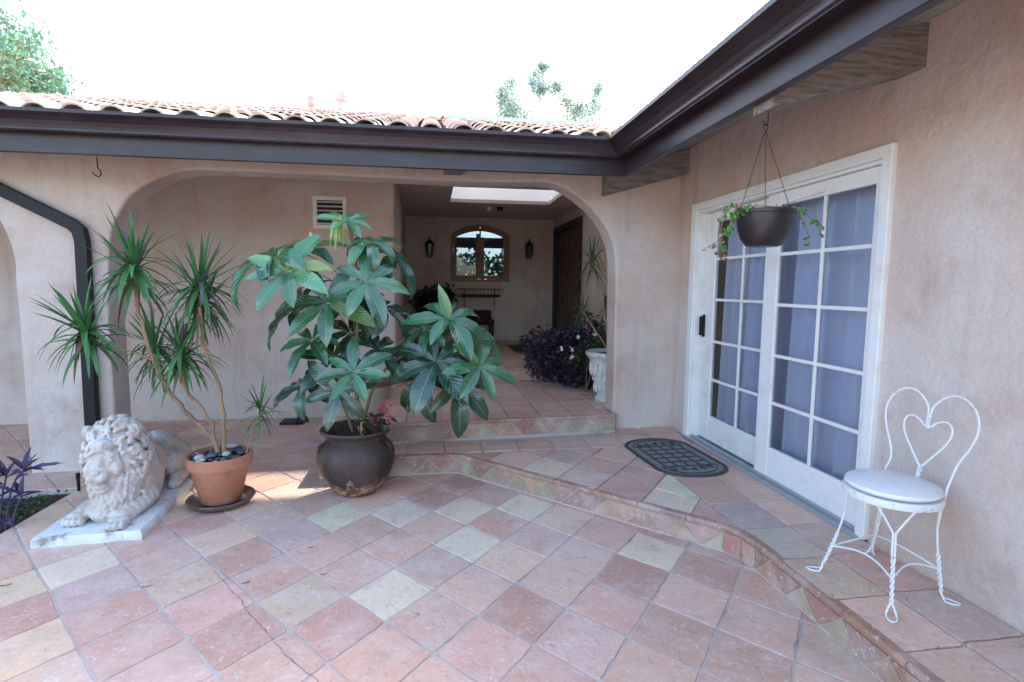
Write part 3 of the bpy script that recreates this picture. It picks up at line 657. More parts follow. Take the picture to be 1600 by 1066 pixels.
# curtains
def curtain(name, X, y0, y1, z0, z1, amp, freq, mt, label, origin):
    m = MB(); n = int((y1-y0)/.007); rows = 14; ids = {}
    for i in range(n+1):
        y = y0+(y1-y0)*i/n
        for k in range(rows+1):
            z = z0+(z1-z0)*k/rows; a = amp*(1-.35*k/rows)
            x = X+.06-a*math.copysign(abs(math.sin(y*freq*.5+.7*noise.noise((y*2, 0, 1))))**.6, 1)*1.3-a*.5+.4*a*math.sin(y*freq+1.5*noise.noise((y*2, 0, 1))+.3*noise.noise((y, z*.8, 0)))+a*.5*noise.noise((y*9, z*.5, 7))
            ids[i, k] = m.vert((x, y, z))
    for i in range(n):
        for k in range(rows): m.face((ids[i, k], ids[i+1, k], ids[i+1, k+1], ids[i, k+1]))
    return tag(m.build(name, mt, origin=origin, smooth='full'), label, 'curtain')
curtain('curtain', XW+.20, 2.30, 4.15, .17, 2.30, .085, 44, CURT, 'sheer white pleated curtain hanging behind the french door glass', (XW+.2, 3.1, .17))
curtain('curtain', XW+.30, 4.22, 4.8, .17, 2.30, .03, 60, DRAPE, 'dark brown drape at the far edge of the sliding door', (XW+.24, 4.2, .17))
# roof flue caps
def flue(x, y, ztop, r, label):
    m = MB(); zr = zroof(y-RY0)
    m.lathe([(r*.62, zr-.1), (r*.62, ztop-.14)], (x, y, 0), 16)
    t = thing('roof_flue', (x, y, zr), label, 'flue pipe', 'flue pipes on the tiled roof'); m.build('pipe', COPPER, t, smooth=True)
    m = MB(); m.lathe([(r*.7, ztop-.15), (r, ztop-.135), (r*1.02, ztop-.02), (r*.8, ztop), (r*.2, ztop+.01)], (x, y, 0), 18); m.build('cap', COPPER, t, smooth=True)
p = at(532, 143, 8.6); flue(p.x, 8.6, p.z, .088, 'taller and nearer of two round roof flue caps')
p = at(486, 151, 9.1); flue(p.x, 9.1, p.z, .066, 'smaller roof flue cap left of the taller one')

# ------------------------------------------------------------------ entry things
def lantern(x, label):
    y = 9.9; t = thing('wall_lantern', (x, y, 2.0), label, 'wall lamp', 'dark iron lanterns either side of the arched window')
    m = MB(); m.box((x-.045, y-.02, 2.02), (x+.045, y-.001, 2.26)); m.tube([(x, y-.02, 2.22), (x, y-.08, 2.26), (x, y-.12, 2.22)], .008); m.build('bracket', BLACKM, t)
    c = (x, y-.12, 0)
    m = MB(); m.lathe([(.045, 1.96), (.05, 1.975)], c, 6); m.lathe([(.085, 2.19), (.07, 2.22), (.035, 2.26), (.012, 2.28), (.014, 2.30), (.004, 2.33)], c, 8); m.lathe([(.05, 1.99), (.052, 2.0)], c, 6)
    for k in range(6):
        a = 2*PI*k/6; m.tube([(x+.05*math.cos(a), y-.12+.05*math.sin(a), 1.98), (x+.078*math.cos(a), y-.12+.078*math.sin(a), 2.195)], .005, 5)
    m.build('cage', BLACKM, t)
    m = MB(); m.lathe([(.043, 1.99), (.069, 2.19)], c, 6); m.build('lamp_glass', mat('lantern_glass', (.06, .065, .07), .2), t)
lantern(-.035, 'dark iron lantern on the wall left of the arched window')
lantern(1.745, 'dark iron lantern between the arched window and entry door')
m = MB(); x0, x1, za, zb_ = .46, 1.27, 1.27, 1.41
for z in (za, za+.035, zb_): 
    k = .05 if z < zb_ else 0
    m.tube([(x0+k, 9.88, z), (x0+k, 9.70+k, z), (x1-k, 9.70+k, z), (x1-k, 9.88, z)], .007, 6)
for k in range(13):
    x = x0+(x1-x0)*k/12; m.tube([(x, 9.70, zb_), (x*.94+.86*.06, 9.75, za)], .004, 5)
for x in (x0+.12, x1-.14): m.tube([(x, 9.89, zb_), (x, 9.885, za-.05), (x, 9.86, za-.12), (x, 9.88, 1.05)], .008, 6)
m.box((x0+.06, 9.755, za+.004), (x1-.06, 9.88, za+.045))
tag(m.build('window_planter', BLACKM, origin=(.86, 9.88, 1.05)), 'empty black wire planter rack fixed below the arched window', 'planter rack')
t = thing('armchair', (.8, 9.45, S3), 'dark chair with a wine red back below the wire planter', 'chair')
m = MB(); m.box((.58, 9.55, .78), (1.04, 9.62, 1.04)); m.build('backrest', REDM, t, bevel=.02)
m = MB(); m.box((.57, 9.12, .84), (1.05, 9.56, .90)); m.build('seat', REDM, t, bevel=.02)
for x in (.58, 1.0):
    for y in (9.13, 9.58):
        m = MB(); m.box((x, y, S3), (x+.04, y+.04, .85)); m.build('leg', BLACKM, t)
m = MB(); c = at(764, 326, 8.6)
m.lathe([(.035, 2.62), (.03, 2.68)], (c.x, 8.55, 0), 12); tag(m.build('ceiling_spotlight', WHITE, origin=(c.x, 8.55, 2.68)), 'small white spotlight on the entry ceiling', 'spotlight')
m = MB(); m.lathe([(.045, 2.63), (.05, 2.68)], (c.x+.16, 8.5, 0), 12); tag(m.build('smoke_detector', BLACKM, origin=(c.x+.16, 8.5, 2.68)), 'small dark round fitting beside the ceiling spotlight', 'ceiling fitting')
m = MB(); m.prism([(1.25, 7.95), (2.1, 7.95), (2.1, 9.0), (1.25, 9.0)], S3+.007, S3+.018); tag(m.build('door_mat', RUBBER, origin=(1.7, 8.5, S3), bevel=.003), 'dark rectangular mat before the carved entry door', 'door mat')

# ------------------------------------------------------------------ foliage builders
def leaflet(mb, P, d, up, L, W, droop, col, n=8, fold=.25, tipcurl=0, wave=.03, fat=.8):
    """one leaf: starts at P, heads along d, its top faces up, bends by droop (rad) down away from up"""
    d = d.normalized(); up = (up-d*up.dot(d)).normalized(); s = d.cross(up)
    prev = None; p = P.copy()
    g_ = Vector((0, 0, -1))
    for k in range(n+1):
        t = k/n; wd = W*(math.sin(PI*min(1, t**fat*.96+.04)))**.9 if 0 < t < 1 else (.05*W if t == 0 else 0)
        if k:
            ang = droop/n*(.5+t); ax = s; d = (Matrix.Rotation(-ang, 3, ax) @ d).normalized(); up = (up-d*up.dot(d)).normalized()
            d = (d+g_*.02*droop).normalized(); p = p+d*(L/n)
            s = d.cross(up).normalized(); up = s.cross(d)
        wv = wave*L*math.sin(t*19+L*40)*(1 if t < .95 else 0)
        row = []
        for j, u in enumerate((-1, -.5, 0, .5, 1)):
            q = p+s*(u*wd)+up*(abs(u)*wd*fold+(wv*abs(u)*.5*(1 if u > 0 else -1)))
            row.append(mb.vert(q, (u, t)))
        if prev:
            for j in range(4): mb.face((prev[j], prev[j+1], row[j+1], row[j]), col)
        prev = row
def rand_unit():
    while True:
        v = Vector((rnd(-1, 1), rnd(-1, 1), rnd(-1, 1)))
        if .05 < v.length < 1: return v.normalized()
def green(kind='mid'):
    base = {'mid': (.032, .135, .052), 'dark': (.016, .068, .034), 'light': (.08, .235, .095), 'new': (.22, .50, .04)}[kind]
    k = rnd(.7, 1.35)
    if random.random() < .07: return (base[0]*3.2, base[1]*1.5, base[2]*.8)
    return (base[0]*k*rnd(.9, 1.2), base[1]*k, base[2]*k*rnd(.85, 1.15))
def palmate(mb, hub, n, R, count=7, spin=0, kind='mid', droop=.9, rise=.25, start=0, span=2*PI):
    n = n.normalized(); a = n.cross(Vector((0, 1, .2))).normalized(); b = n.cross(a)
    for k in range(count):
        an = spin+span*k/count+rnd(-.12, .12); d = (a*math.cos(an)+b*math.sin(an))+n*rise
        L = R*rnd(.74, 1.16)*(.82+.25*max(0, -d.z)); c = green(kind)
        leaflet(mb, hub+d.normalized()*.008, d, n, L, L*rnd(.145, .185), droop*rnd(.5, 1.6), c, n=11, fold=rnd(.1, .45), fat=1.1, wave=.03)
def rosette(mb, hub, axis, R, count, col0, w=.008, lowdead=.2, spread=1.0):
    axis = axis.normalized()
    for k in range(count):
        f = k/count; th = .15+f*2.3*spread     # angle from the axis: young upright, old drooping
        ph = k*2.399+rnd(-.2, .2); a = axis.orthogonal().normalized(); b = axis.cross(a)
        w_k = rnd(.8, 1.3); side = a*math.cos(ph)+b*math.sin(ph); d = axis*math.cos(th)+side*math.sin(th)
        L = R*rnd(.75, 1.05)*(.95-.12*math.sin(min(PI, th)))
        if f > 1-lowdead and random.random() < .35: c = (.16, .11, .07)
        elif random.random() < .11: c = (.13, .10, .12)
        else: kk = rnd(.7, 1.4); c = (col0[0]*kk, col0[1]*kk, col0[2]*kk)
        blade(mb, hub+axis*rnd(-.05, .03)*(1 if th < 1 else 2), d, (axis if th > .8 else -side), L, w*rnd(.8, 1.3), rnd(.1, .5) if th < .9 else rnd(.8, 2.0), c)
def blade(mb, P, d, up, L, W, droop, col, n=6):
    d = d.normalized(); p = P.copy(); prev = None; s = d.cross(up)
    if s.length < .05: s = d.orthogonal()
    s.normalize()
    for k in range(n+1):
        t = k/n; wd = W*(1-t)**.6*(.55+.45*min(1, t*5))
        if k:
            d = (d+Vector((0, 0, -1))*droop/n*(.4+t)).normalized(); p = p+d*(L/n)
        s2 = (s-d*s.dot(d)).normalized(); u2 = s2.cross(d)
        row = [mb.vert(p-s2*wd+u2*wd*.3), mb.vert(p), mb.vert(p+s2*wd+u2*wd*.3)]
        if prev:
            for j in (0, 1): mb.face((prev[j], prev[j+1], row[j+1], row[j]), col)
        prev = row
def wig(pts, n=4, amp=.006):
    out = []
    for a, b in zip(pts, pts[1:]):
        for k in range(n): out.append(a.lerp(b, k/n)+rand_unit()*amp)
    out.append(pts[-1]); return out
def chaikin(p, it=2):
    for _ in range(it):
        q = [p[0]]
        for a, b in zip(p, p[1:]): q += [a.lerp(b, .25), a.lerp(b, .75)]
        q.append(p[-1]); p = q
    return p

# ---- big clay pot and the palmate plant
PC = Vector((-.53, 3.84, 0))
pot = thing('clay_urn', PC, 'big round bellied dark clay pot flaking near its foot', 'plant pot')
m = MB(); pr = [(.11, .0), (.15, .012), (.185, .05), (.215, .10), (.245, .16), (.27, .225), (.280, .29), (.275, .345), (.255, .39), (.225, .425), (.205, .445), (.208, .465), (.225, .485), (.248, .505), (.258, .52), (.252, .533), (.24, .53), (.205, .49), (.19, .45), (.19, .44)]
prs = []
for (a, b) in zip(pr, pr[1:]): prs += [a, ((a[0]+b[0])/2, (a[1]+b[1])/2)]
prs.append(pr[-1]); prs = [(r_*.955, z_*.87) for r_, z_ in prs]; m.lathe(prs, PC, 56, wob=.025)
def potx(mm, t, b, cur):
    N, L = t.nodes, t.links; geo = N.new('ShaderNodeNewGeometry'); sp = N.new('ShaderNodeSeparateXYZ'); L.new(geo.outputs['Position'], sp.inputs[0])
    z = N.new('ShaderNodeTexNoise'); z.inputs['Scale'].default_value = 11; z.inputs['Detail'].default_value = 9; z.inputs['Roughness'].default_value = .7; L.new(geo.outputs['Position'], z.inputs['Vector'])
    r = N.new('ShaderNodeMapRange'); r.inputs[1].default_value = .02; r.inputs[2].default_value = .22; r.inputs[3].default_value = .26; r.inputs[4].default_value = -.30; L.new(sp.outputs[2], r.inputs[0])
    ad = N.new('ShaderNodeMath'); ad.operation = 'ADD'; L.new(z.outputs[0], ad.inputs[0]); L.new(r.outputs[0], ad.inputs[1])
    cr = N.new('ShaderNodeValToRGB'); e = cr.color_ramp.elements; e[0].position = .50; e[0].color = (0, 0, 0, 1); e[1].position = .53; e[1].color = (1, 1, 1, 1); L.new(ad.outputs[0], cr.inputs[0])
    c2 = N.new('ShaderNodeValToRGB'); e = c2.color_ramp.elements; e[0].position = .42; e[0].color = (.13, .07, .045, 1); e[1].position = .62; e[1].color = (.40, .30, .24, 1); x = e.new(.52); x.color = (.26, .11, .05, 1)
    z2 = N.new('ShaderNodeTexNoise'); z2.inputs['Scale'].default_value = 24; z2.inputs['Detail'].default_value = 6; L.new(geo.outputs['Position'], z2.inputs['Vector']); L.new(z2.outputs[0], c2.inputs[0])
    mx = N.new('ShaderNodeMix'); mx.data_type = 'RGBA'; L.new(cr.outputs[0], mx.inputs[0]); L.new(cur, mx.inputs[6]); L.new(c2.outputs[0], mx.inputs[7]); L.new(mx.outputs[2], b.inputs['Base Color'])
BIGPOT2 = mat('dark_clay_flaking', (.042, .027, .023), .55, spec=.35, n1=((.10, .07, .062), 3.5, .42, .66, .8, 8, (1, 1, .35)), n2=((.20, .09, .05), 5, .55, .72, .7, 7), bump=(.3, 40), extra=potx)
m.build('pot_body', BIGPOT2, pot, smooth=True)
for sx in (-1, 1):
    m = MB(); c = PC+Vector((sx*.212, -.08, .345)); m.tube([c+Vector((0, 0, .03)), c+Vector((sx*.026, -.02, .01)), c+Vector((sx*.03, -.02, -.025)), c+Vector((sx*.01, 0, -.05))], .010, 8); m.build('lug', BIGPOT2, pot, smooth=True)
m = MB(); m.lathe([(.0, .395), (.19, .40), (.185, .41), (.0, .425)], PC, 30); m.build('potting_soil', SOIL, pot)
Y0 = 3.84
plant = thing('umbrella_plant', (PC.x, PC.y, .41), 'tall glossy green plant with hand shaped leaves in the dark pot', 'plant')
m = MB()
def atp(x, y, dy=0): return at(x, y, Y0+dy)
def path(*pts): return [atp(*p) for p in pts]
m.tube(wig(chaikin(path((562, 690, .03), (560, 620, .02), (556, 540), (560, 470), (558, 420, -.02), (552, 385, -.03), (548, 362, -.03), (545, 345, -.05)))), [.016]*1+[.014]*200 if False else .011, 8)
m.tube(chaikin(path((566, 690, .04), (572, 640, .02), (585, 600), (612, 565), (650, 545), (690, 525))), .010, 8)
m.tube(chaikin(path((556, 690, .04), (540, 640, .0), (520, 600, -.05))), .009, 8)
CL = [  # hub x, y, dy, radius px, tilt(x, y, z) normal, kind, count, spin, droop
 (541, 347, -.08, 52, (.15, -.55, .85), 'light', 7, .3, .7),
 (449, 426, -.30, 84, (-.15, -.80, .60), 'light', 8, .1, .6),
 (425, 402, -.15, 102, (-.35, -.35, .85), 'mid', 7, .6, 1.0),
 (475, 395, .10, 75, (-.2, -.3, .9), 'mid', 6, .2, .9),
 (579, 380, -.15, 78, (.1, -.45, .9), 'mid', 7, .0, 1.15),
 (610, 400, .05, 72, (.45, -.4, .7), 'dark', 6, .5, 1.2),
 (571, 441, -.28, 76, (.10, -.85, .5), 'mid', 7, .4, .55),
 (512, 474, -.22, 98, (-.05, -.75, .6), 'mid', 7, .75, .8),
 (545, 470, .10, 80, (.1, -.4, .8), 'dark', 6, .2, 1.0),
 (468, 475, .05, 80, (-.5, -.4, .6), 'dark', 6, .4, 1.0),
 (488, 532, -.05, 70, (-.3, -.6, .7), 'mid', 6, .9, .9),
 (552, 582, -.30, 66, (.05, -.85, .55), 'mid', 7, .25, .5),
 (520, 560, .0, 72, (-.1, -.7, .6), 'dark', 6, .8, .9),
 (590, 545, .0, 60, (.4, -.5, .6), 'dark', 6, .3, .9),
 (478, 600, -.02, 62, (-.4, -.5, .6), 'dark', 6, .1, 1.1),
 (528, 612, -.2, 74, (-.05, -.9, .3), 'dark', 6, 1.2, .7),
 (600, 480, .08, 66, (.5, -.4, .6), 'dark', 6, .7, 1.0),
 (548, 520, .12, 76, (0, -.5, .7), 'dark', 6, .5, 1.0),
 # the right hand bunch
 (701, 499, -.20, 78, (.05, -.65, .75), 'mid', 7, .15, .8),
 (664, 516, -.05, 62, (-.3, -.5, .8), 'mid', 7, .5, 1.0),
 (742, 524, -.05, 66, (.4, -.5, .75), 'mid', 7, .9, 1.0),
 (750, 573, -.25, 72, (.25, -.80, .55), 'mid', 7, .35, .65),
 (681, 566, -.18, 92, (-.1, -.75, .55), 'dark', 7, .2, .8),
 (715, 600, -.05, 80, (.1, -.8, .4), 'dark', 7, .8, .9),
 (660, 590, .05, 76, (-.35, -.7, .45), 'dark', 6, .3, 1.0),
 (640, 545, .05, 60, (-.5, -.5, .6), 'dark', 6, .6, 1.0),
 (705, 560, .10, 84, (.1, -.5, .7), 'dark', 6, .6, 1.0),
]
lf = MB()
for (x, y, dy, r, nn, kind, cnt, spin, dr) in CL:
    hub = atp(x, y, dy); R = r*(Y0+dy)/F_PX*1.03
    palmate(lf, hub, Vector(nn), R, cnt, spin, kind, dr)
    tr = atp(*((556, min(y+55, 660)) if x < 620 else (690, min(y+45, 600))))
    m.tube(chaikin([hub, hub.lerp(tr, .5)+Vector((0, .02, .02)), tr], 1), .0032, 5)
# upright young leaf of the right bunch, drooping bright new shoots
leaflet(lf, atp(702, 499, -.2), atp(688, 450, -.24)-atp(702, 499, -.2), Vector((0, -1, .2)), .25, .038, .25, green('light'))
for (x, y, dx, dy_) in ((526, 335, -3, 60), (524, 335, -10, 48), (531, 335, 6, 52), (528, 336, 2, 40)):
    leaflet(lf, atp(x, y, -.1), atp(x+dx, y+dy_, -.1)-atp(x, y, -.1), Vector((dx*.1, -1, 0)), dy_*.0046, .012, .1, green('new'))
leaflet(lf, atp(490, 382, -.05), atp(484, 362, -.05)-atp(490, 382, -.05), Vector((0, -1, 0)), .09, .018, .1, green('new'))
m.build('stem', BARKG, plant, smooth=True); lf.build('leaves', LEAFBIG, plant, smooth='full')
m = MB(); m.tube([atp(566, 695, -.05), atp(565, 640, -.05)], .011, 8); tag(m.build('bamboo_stake', mat('bamboo', (.50, .28, .10), .5), origin=atp(566, 695, -.05)), 'short tan bamboo stake pushed in the dark pot', 'stake')
beg = thing('begonia', (PC.x+.13, PC.y-.04, .42), 'small red leaved flowering plant at the right rim of the pot', 'plant')
lf = MB(); fl = MB(); m = MB()
for k in range(46):
    c = Vector((PC.x+.14, PC.y-.05, .44)); p = c+Vector((rnd(-.10, .10), rnd(-.10, .06), rnd(0, .12))); leaflet(lf, p, rand_unit()+Vector((0, -.2, .1)), Vector((0, -.5, 1)), rnd(.03, .06), rnd(.014, .022), .5, random.choice([(.05, .02, .02), (.03, .06, .02), (.02, .045, .02), (.10, .03, .03)]), n=4)
    if k % 3 == 0: m.tube([c, p], .0025, 4)
for (x, y) in ((598, 634), (605, 640), (609, 632), (602, 646), (581, 655), (606, 658), (611, 652), (594, 640), (585, 662), (610, 664), (600, 628)):
    c = at(x, y, 3.76); fl = MB()
    for k in range(5): leaflet(fl, c, rand_unit()+Vector((0, -.6, 0)), Vector((0, -1, 0)), .022, .009, .3, (.50, .06, .09), n=3)
    fl.build('flower', LEAFN, beg)
m.build('stem', BARKG, beg); lf.build('leaves', LEAFN, beg)

# ---- terracotta pot with pebbles and dracaena
TC = Vector((-1.39, 3.72, 0))
t = thing('terracotta_pot', TC, 'tapered orange terracotta pot standing in a dark saucer', 'plant pot')
m = MB(); m.lathe([(.118, .030), (.122, .035), (.176, .262), (.179, .267), (.194, .271), (.202, .340), (.198, .347), (.185, .344), (.178, .30), (.17, .29)], TC, 48, wob=.006); m.build('pot_body', TERRA, t, smooth=True)
m = MB(); m.lathe([(.14, .0), (.165, .006), (.20, .035), (.208, .05), (.203, .055), (.19, .045), (.155, .018), (.15, .018)], TC, 48, wob=.01); m.build('saucer', SAUCER, t, smooth=True)
m = MB(); m.lathe([(.0, .30), (.180, .305), (.178, .318), (0, .322)], TC, 24); m.build('potting_soil', SOIL, t)
m = MB(); rp = random.Random(5)
for k in range(70):
    a = rp.uniform(0, 2*PI); r = .165*math.sqrt(rp.random()); s = rp.uniform(.010, .024); big = k < 14
    if big: s = rp.uniform(.022, .034)
    c = TC+Vector((r*math.cos(a)*(.88 if big else 1), r*math.sin(a)*(.88 if big else 1), .326+s*.3+rp.uniform(0, .012)))
    col = rp.choice([(.045, .05, .06), (.06, .065, .08), (.10, .10, .11), (.03, .03, .035), (.45, .43, .40), (.20, .14, .11)] if k > 5 else [(.06, .07, .08), (.12, .12, .13), (.5, .48, .45)])
    m.ell(c, (s*rp.uniform(1, 1.4), s*rp.uniform(.8, 1.2), s*.6), 9, 6, Matrix.Rotation(rp.uniform(0, 3), 3, 'Z'), col)
c = at(372, 718, 3.62); m.ell(c, (.022, .018, .014), 9, 6, None, (.75, .74, .72)); c = at(361, 697, 3.84); m.ell(c, (.05, .03, .02), 9, 6, None, (.5, .45, .42))
tag(m.build('pebbles', PEB, origin=TC+Vector((0, 0, .32)), smooth=True), 'grey, black and white pebbles covering the terracotta pot soil', 'pebbles')['kind'] = 'stuff'
dra = thing('dracaena', TC+Vector((0, 0, .32)), 'spiky dracaena with bare forked stems in the terracotta pot', 'plant')
m = MB(); YT = 3.72
def T(x, y, dy=0): return at(x, y, YT+dy)
stems = [([(346, 738), (337, 690), (318, 670), (292, 648), (262, 608), (245, 580), (225, 520), (213, 470), (210, 425)], .0155),
         ([(346, 738), (335, 685), (327, 655), (308, 630), (292, 612), (284, 590), (283, 560)], .013),
         ([(348, 738), (351, 680), (346, 630), (341, 596), (325, 565), (316, 530), (314, 480)], .0135),
         ([(250, 575), (235, 560), (205, 548), (175, 545), (150, 535), (135, 525)], .006),
         ([(262, 608), (250, 580), (243, 555)], .006),
         ([(383, 716), (393, 682), (404, 662), (407, 645)], .006)]
hubs = []
for pts, r in stems:
    P = chaikin([T(*p) for p in pts], 2); P = [p+Vector((.016*noise.noise(p*14), .016*noise.noise(p*14+Vector((5, 5, 5))), 0)) for p in P]; m.tube(P, [r*(1.15-.45*k/len(P)) for k in range(len(P))], 8)
m.build('stem', BARK, dra, smooth=True)
lf = MB(); G1 = (.06, .185, .055)
for (x, y, dy, r, cnt, ax, w_) in ((209, 418, 0, 98, 58, (-.05, -.1, 1), .019), (133, 520, -.05, 92, 52, (-.15, -.25, .9), .019), (313, 452, .06, 100, 84, (.05, .05, 1), .015), (284, 552, -.02, 86, 64, (.0, -.1, 1), .015), (243, 545, .12, 84, 50, (-.2, .1, .9), .014), (316, 480, .12, 80, 44, (.15, .1, .9), .013), (407, 640, 0, 54, 32, (.05, 0, 1), .009)):
    rosette(lf, T(x, y, dy), Vector(ax), r*(YT+dy)/F_PX, cnt, G1, w_)
lf.build('leaves', LEAFN, dra)

# ---- lion statue on its plinth
LO = Vector((-1.905, 3.20, 0)); LR = Matrix.Rotation(math.radians(4.5), 4, 'Z')
lion = thing('lion_statue', LO, 'reclining cast stone lion statue with curly mane on a plinth', 'statue')
def LW(p): return LO + (LR @ Vector(p))
m = MB(); bp_ = []; nb = 40
def basept(u, v): return u, v
W_, L_ = .27, 1.22
ring = []
for k in range(14): ring.append((-W_+2*W_*k/14, 0))
for k in range(26): ring.append((W_, L_*k/26))
for k in range(14): ring.append((W_-2*W_*k/14, L_))
for k in range(26): ring.append((-W_, L_*(1-k/26)))
ring = [(u*(1+.03*noise.noise((u*9, v*9, 1))), v+.012*noise.noise((u*9, v*7, 4))) for u, v in ring]
lay = [(1.0, .002), (1.01, .02), (.995, .045), (.965, .058)]
cx_, cy_ = 0, L_/2; R_ = []
for s, z in lay: R_.append([m.vert(LW((u*s+.004*noise.noise((u*20, v*20, z*50)), cy_+(v-cy_)*(1-(1-s)*.4), z+.003*noise.noise((u*12, v*12, 9))))) for u, v in ring])
for a, b in zip(R_, R_[1:]):
    for j in range(len(ring)): k = (j+1) % len(ring); m.face((a[j], a[k], b[k], b[j]))
m.face(R_[-1]); m.face(R_[0][::-1])
m.build('plinth', BASEW, lion, smooth=True)
m = MB()
def E(c, r, rx=0, ry=0, rz=0):
    M_ = (LR.to_3x3() @ Matrix.Rotation(rz, 3, 'Z') @ Matrix.Rotation(rx, 3, 'X') @ Matrix.Rotation(ry, 3, 'Y')); m.ell(LW(c), r, 16, 10, M_)
rl = random.Random(11)
# trunk, haunches, belly
E((0, .62, .235), (.155, .36, .165), rx=.05); E((0, .95, .22), (.18, .24, .175)); E((.12, .98, .17), (.10, .21, .14), rz=.1); E((-.12, .98, .17), (.10, .21, .14)); E((.19, .86, .10), (.055, .17, .05)); E((-.19, .86, .10), (.055, .17, .05)); E((.20, .72, .085), (.045, .08, .035)); E((-.2, .72, .085), (.045, .08, .035))
E((0, .40, .26), (.17, .22, .20)); E((.1, .5, .19), (.09, .2, .15)); E((-.1, .5, .19), (.09, .2, .15))
m.tube([LW(p) for p in ((.05, 1.16, .12), (.17, 1.17, .08), (.23, 1.05, .075), (.235, .92, .075))], [.03, .026, .024, .032], 8)
# chest
E((0, .26, .24), (.155, .13, .20)); E((0, .20, .16), (.12, .10, .13))
# forelegs and paws (each a tapering chain)
for sx, y1, xo in ((-1, .16, -.155), (1, .045, .105)):
    p0 = (sx*.15, .42, .13)
    for k in range(7):
        f = k/6; E((sx*.15*(1-f)+xo*f, .42*(1-f)+(y1+.07)*f, .125-.03*f), (.062-.014*f, .07, .062-.014*f))
    E((xo, y1+.02, .088), (.060, .062, .036))
    for j in range(4): E((xo-.042+.028*j, y1-.03-(.012 if j in (1, 2) else 0), .083), (.0165, .036, .026), rx=-.2)
# skull and face, looking along -y; HF scales the face about the skull centre
hz = .430
def HF(c, r, rx=0, ry=0, rz=0, k=1.32): E((c[0]*k, .26+(c[1]-.26)*1.18, hz+(c[2]-hz)*k), (r[0]*k, r[1]*1.15, r[2]*k), rx, ry, rz)
E((0, .27, hz), (.155, .15, .165)); HF((0, .17, hz-.02), (.085, .08, .09)); HF((0, .10, hz-.040), (.046, .07, .036))
HF((0, .125, hz+.012), (.024, .075, .030), rx=.55)
for sx in (-1, 1):
    HF((sx*.024, .060, hz-.050), (.026, .032, .020)); HF((sx*.012, .040, hz-.022), (.013, .012, .010)); HF((sx*.066, .140, hz-.030), (.026, .045, .036))
    HF((sx*.044, .108, hz+.045), (.030, .020, .010), ry=sx*.55); HF((sx*.043, .115, hz+.022), (.012, .012, .009)); HF((sx*.043, .112, hz+.007), (.020, .014, .005), ry=-sx*.2)
    E((sx*.150, .235, hz+.150), (.042, .022, .044)); E((sx*.150, .215, hz+.165), (.034, .02, .012), ry=sx*.7)
HF((0, .036, hz-.024), (.018, .014, .011)); HF((0, .080, hz-.092), (.036, .036, .014)); HF((0, .095, hz-.108), (.040, .042, .024)); HF((0, .135, hz+.070), (.055, .05, .034)); HF((.018, .112, hz+.072), (.010, .03, .026)); HF((-.018, .112, hz+.072), (.010, .03, .026))
# mane: locks that hug an ellipsoid and flow back and down from the face
def lock(C, Rv, th, ph, ln, r, n=7, wig_=.5, grav=.55, lift=1.0):
    """start at polar angle th from the -y axis, around by ph; walk tangentially away from the face"""
    C = Vector(C); p = Vector((math.sin(th)*math.cos(ph), -math.cos(th), math.sin(th)*math.sin(ph))); pts = []; rad = []; curl = rl.choice((-1, 1))*wig_
    q = Vector((p.x*Rv[0], p.y*Rv[1], p.z*Rv[2]))
    for k in range(n+1):
        t = k/n; u = Vector((q.x/Rv[0], q.y/Rv[1], q.z/Rv[2])).normalized(); q = Vector((u.x*Rv[0], u.y*Rv[1], u.z*Rv[2])); nn = Vector((u.x/Rv[0], u.y/Rv[1], u.z/Rv[2])).normalized()
        pts.append(LW(C+q+nn*r*(.45*lift+.25*math.sin(PI*t)))); rad.append(r*(.75+.55*math.sin(PI*min(1, t*1.15+.1)))*(1-.62*t))
        d = Vector((u.x, .75, u.z))+Vector((0, 0, -grav)); d = d-nn*d.dot(nn); d.normalize(); sdd = nn.cross(d); d = (d+sdd*curl*math.sin(t*PI*1.5-.4)).normalized(); q = q+d*(ln/n)
    m.tube(pts, rad, 7)
MC1 = (0, .30, hz-.015); MR1 = (.196, .20, .222)
E(MC1, (.186, .19, .212)); E((0, .40, .34), (.175, .16, .20))
for th, cnt, ln, r in ((.86, 24, .085, .0165), (1.08, 27, .095, .018), (1.32, 29, .105, .019), (1.58, 30, .11, .020), (1.85, 29, .11, .020), (2.15, 24, .11, .020), (2.5, 16, .10, .020)):
    for k in range(cnt): lock(MC1, MR1, th+rl.uniform(-.06, .06), 2*PI*k/cnt+rl.uniform(-.09, .09)+th*3, ln*rl.uniform(.8, 1.2), r*rl.uniform(.85, 1.15))
# forehead fringe
for k in range(11): lock(MC1, (.185, .215, .205), .66+rl.uniform(-.06, .06), PI*(.12+.76*k/10), .06, .013, grav=-.3)
# beard and chest bib
E((0, .235, .24), (.150, .125, .20))
for row in range(8):
    z_ = .355-.034*row; wd = .158-.008*row
    for k in range(12):
        ph = -PI*.98+PI*.96*(k+.5*(row % 2))/12; x_ = wd*math.cos(ph); y_ = .245+.135*math.sin(ph); pts = []; cu = rl.choice((-1, 1)); L2 = rl.uniform(.055, .08)
        for q in range(6):
            t = q/5; pts.append(LW((x_+cu*.009*math.sin(t*4), y_-.008-.012*math.sin(PI*t)+.02*t*t, max(.105, z_-L2*t))))
        m.tube(pts, [.0145*(.8+.4*math.sin(PI*min(1, t_*1.2)))*(1-.6*t_) for t_ in [q/5 for q in range(6)]], 7)
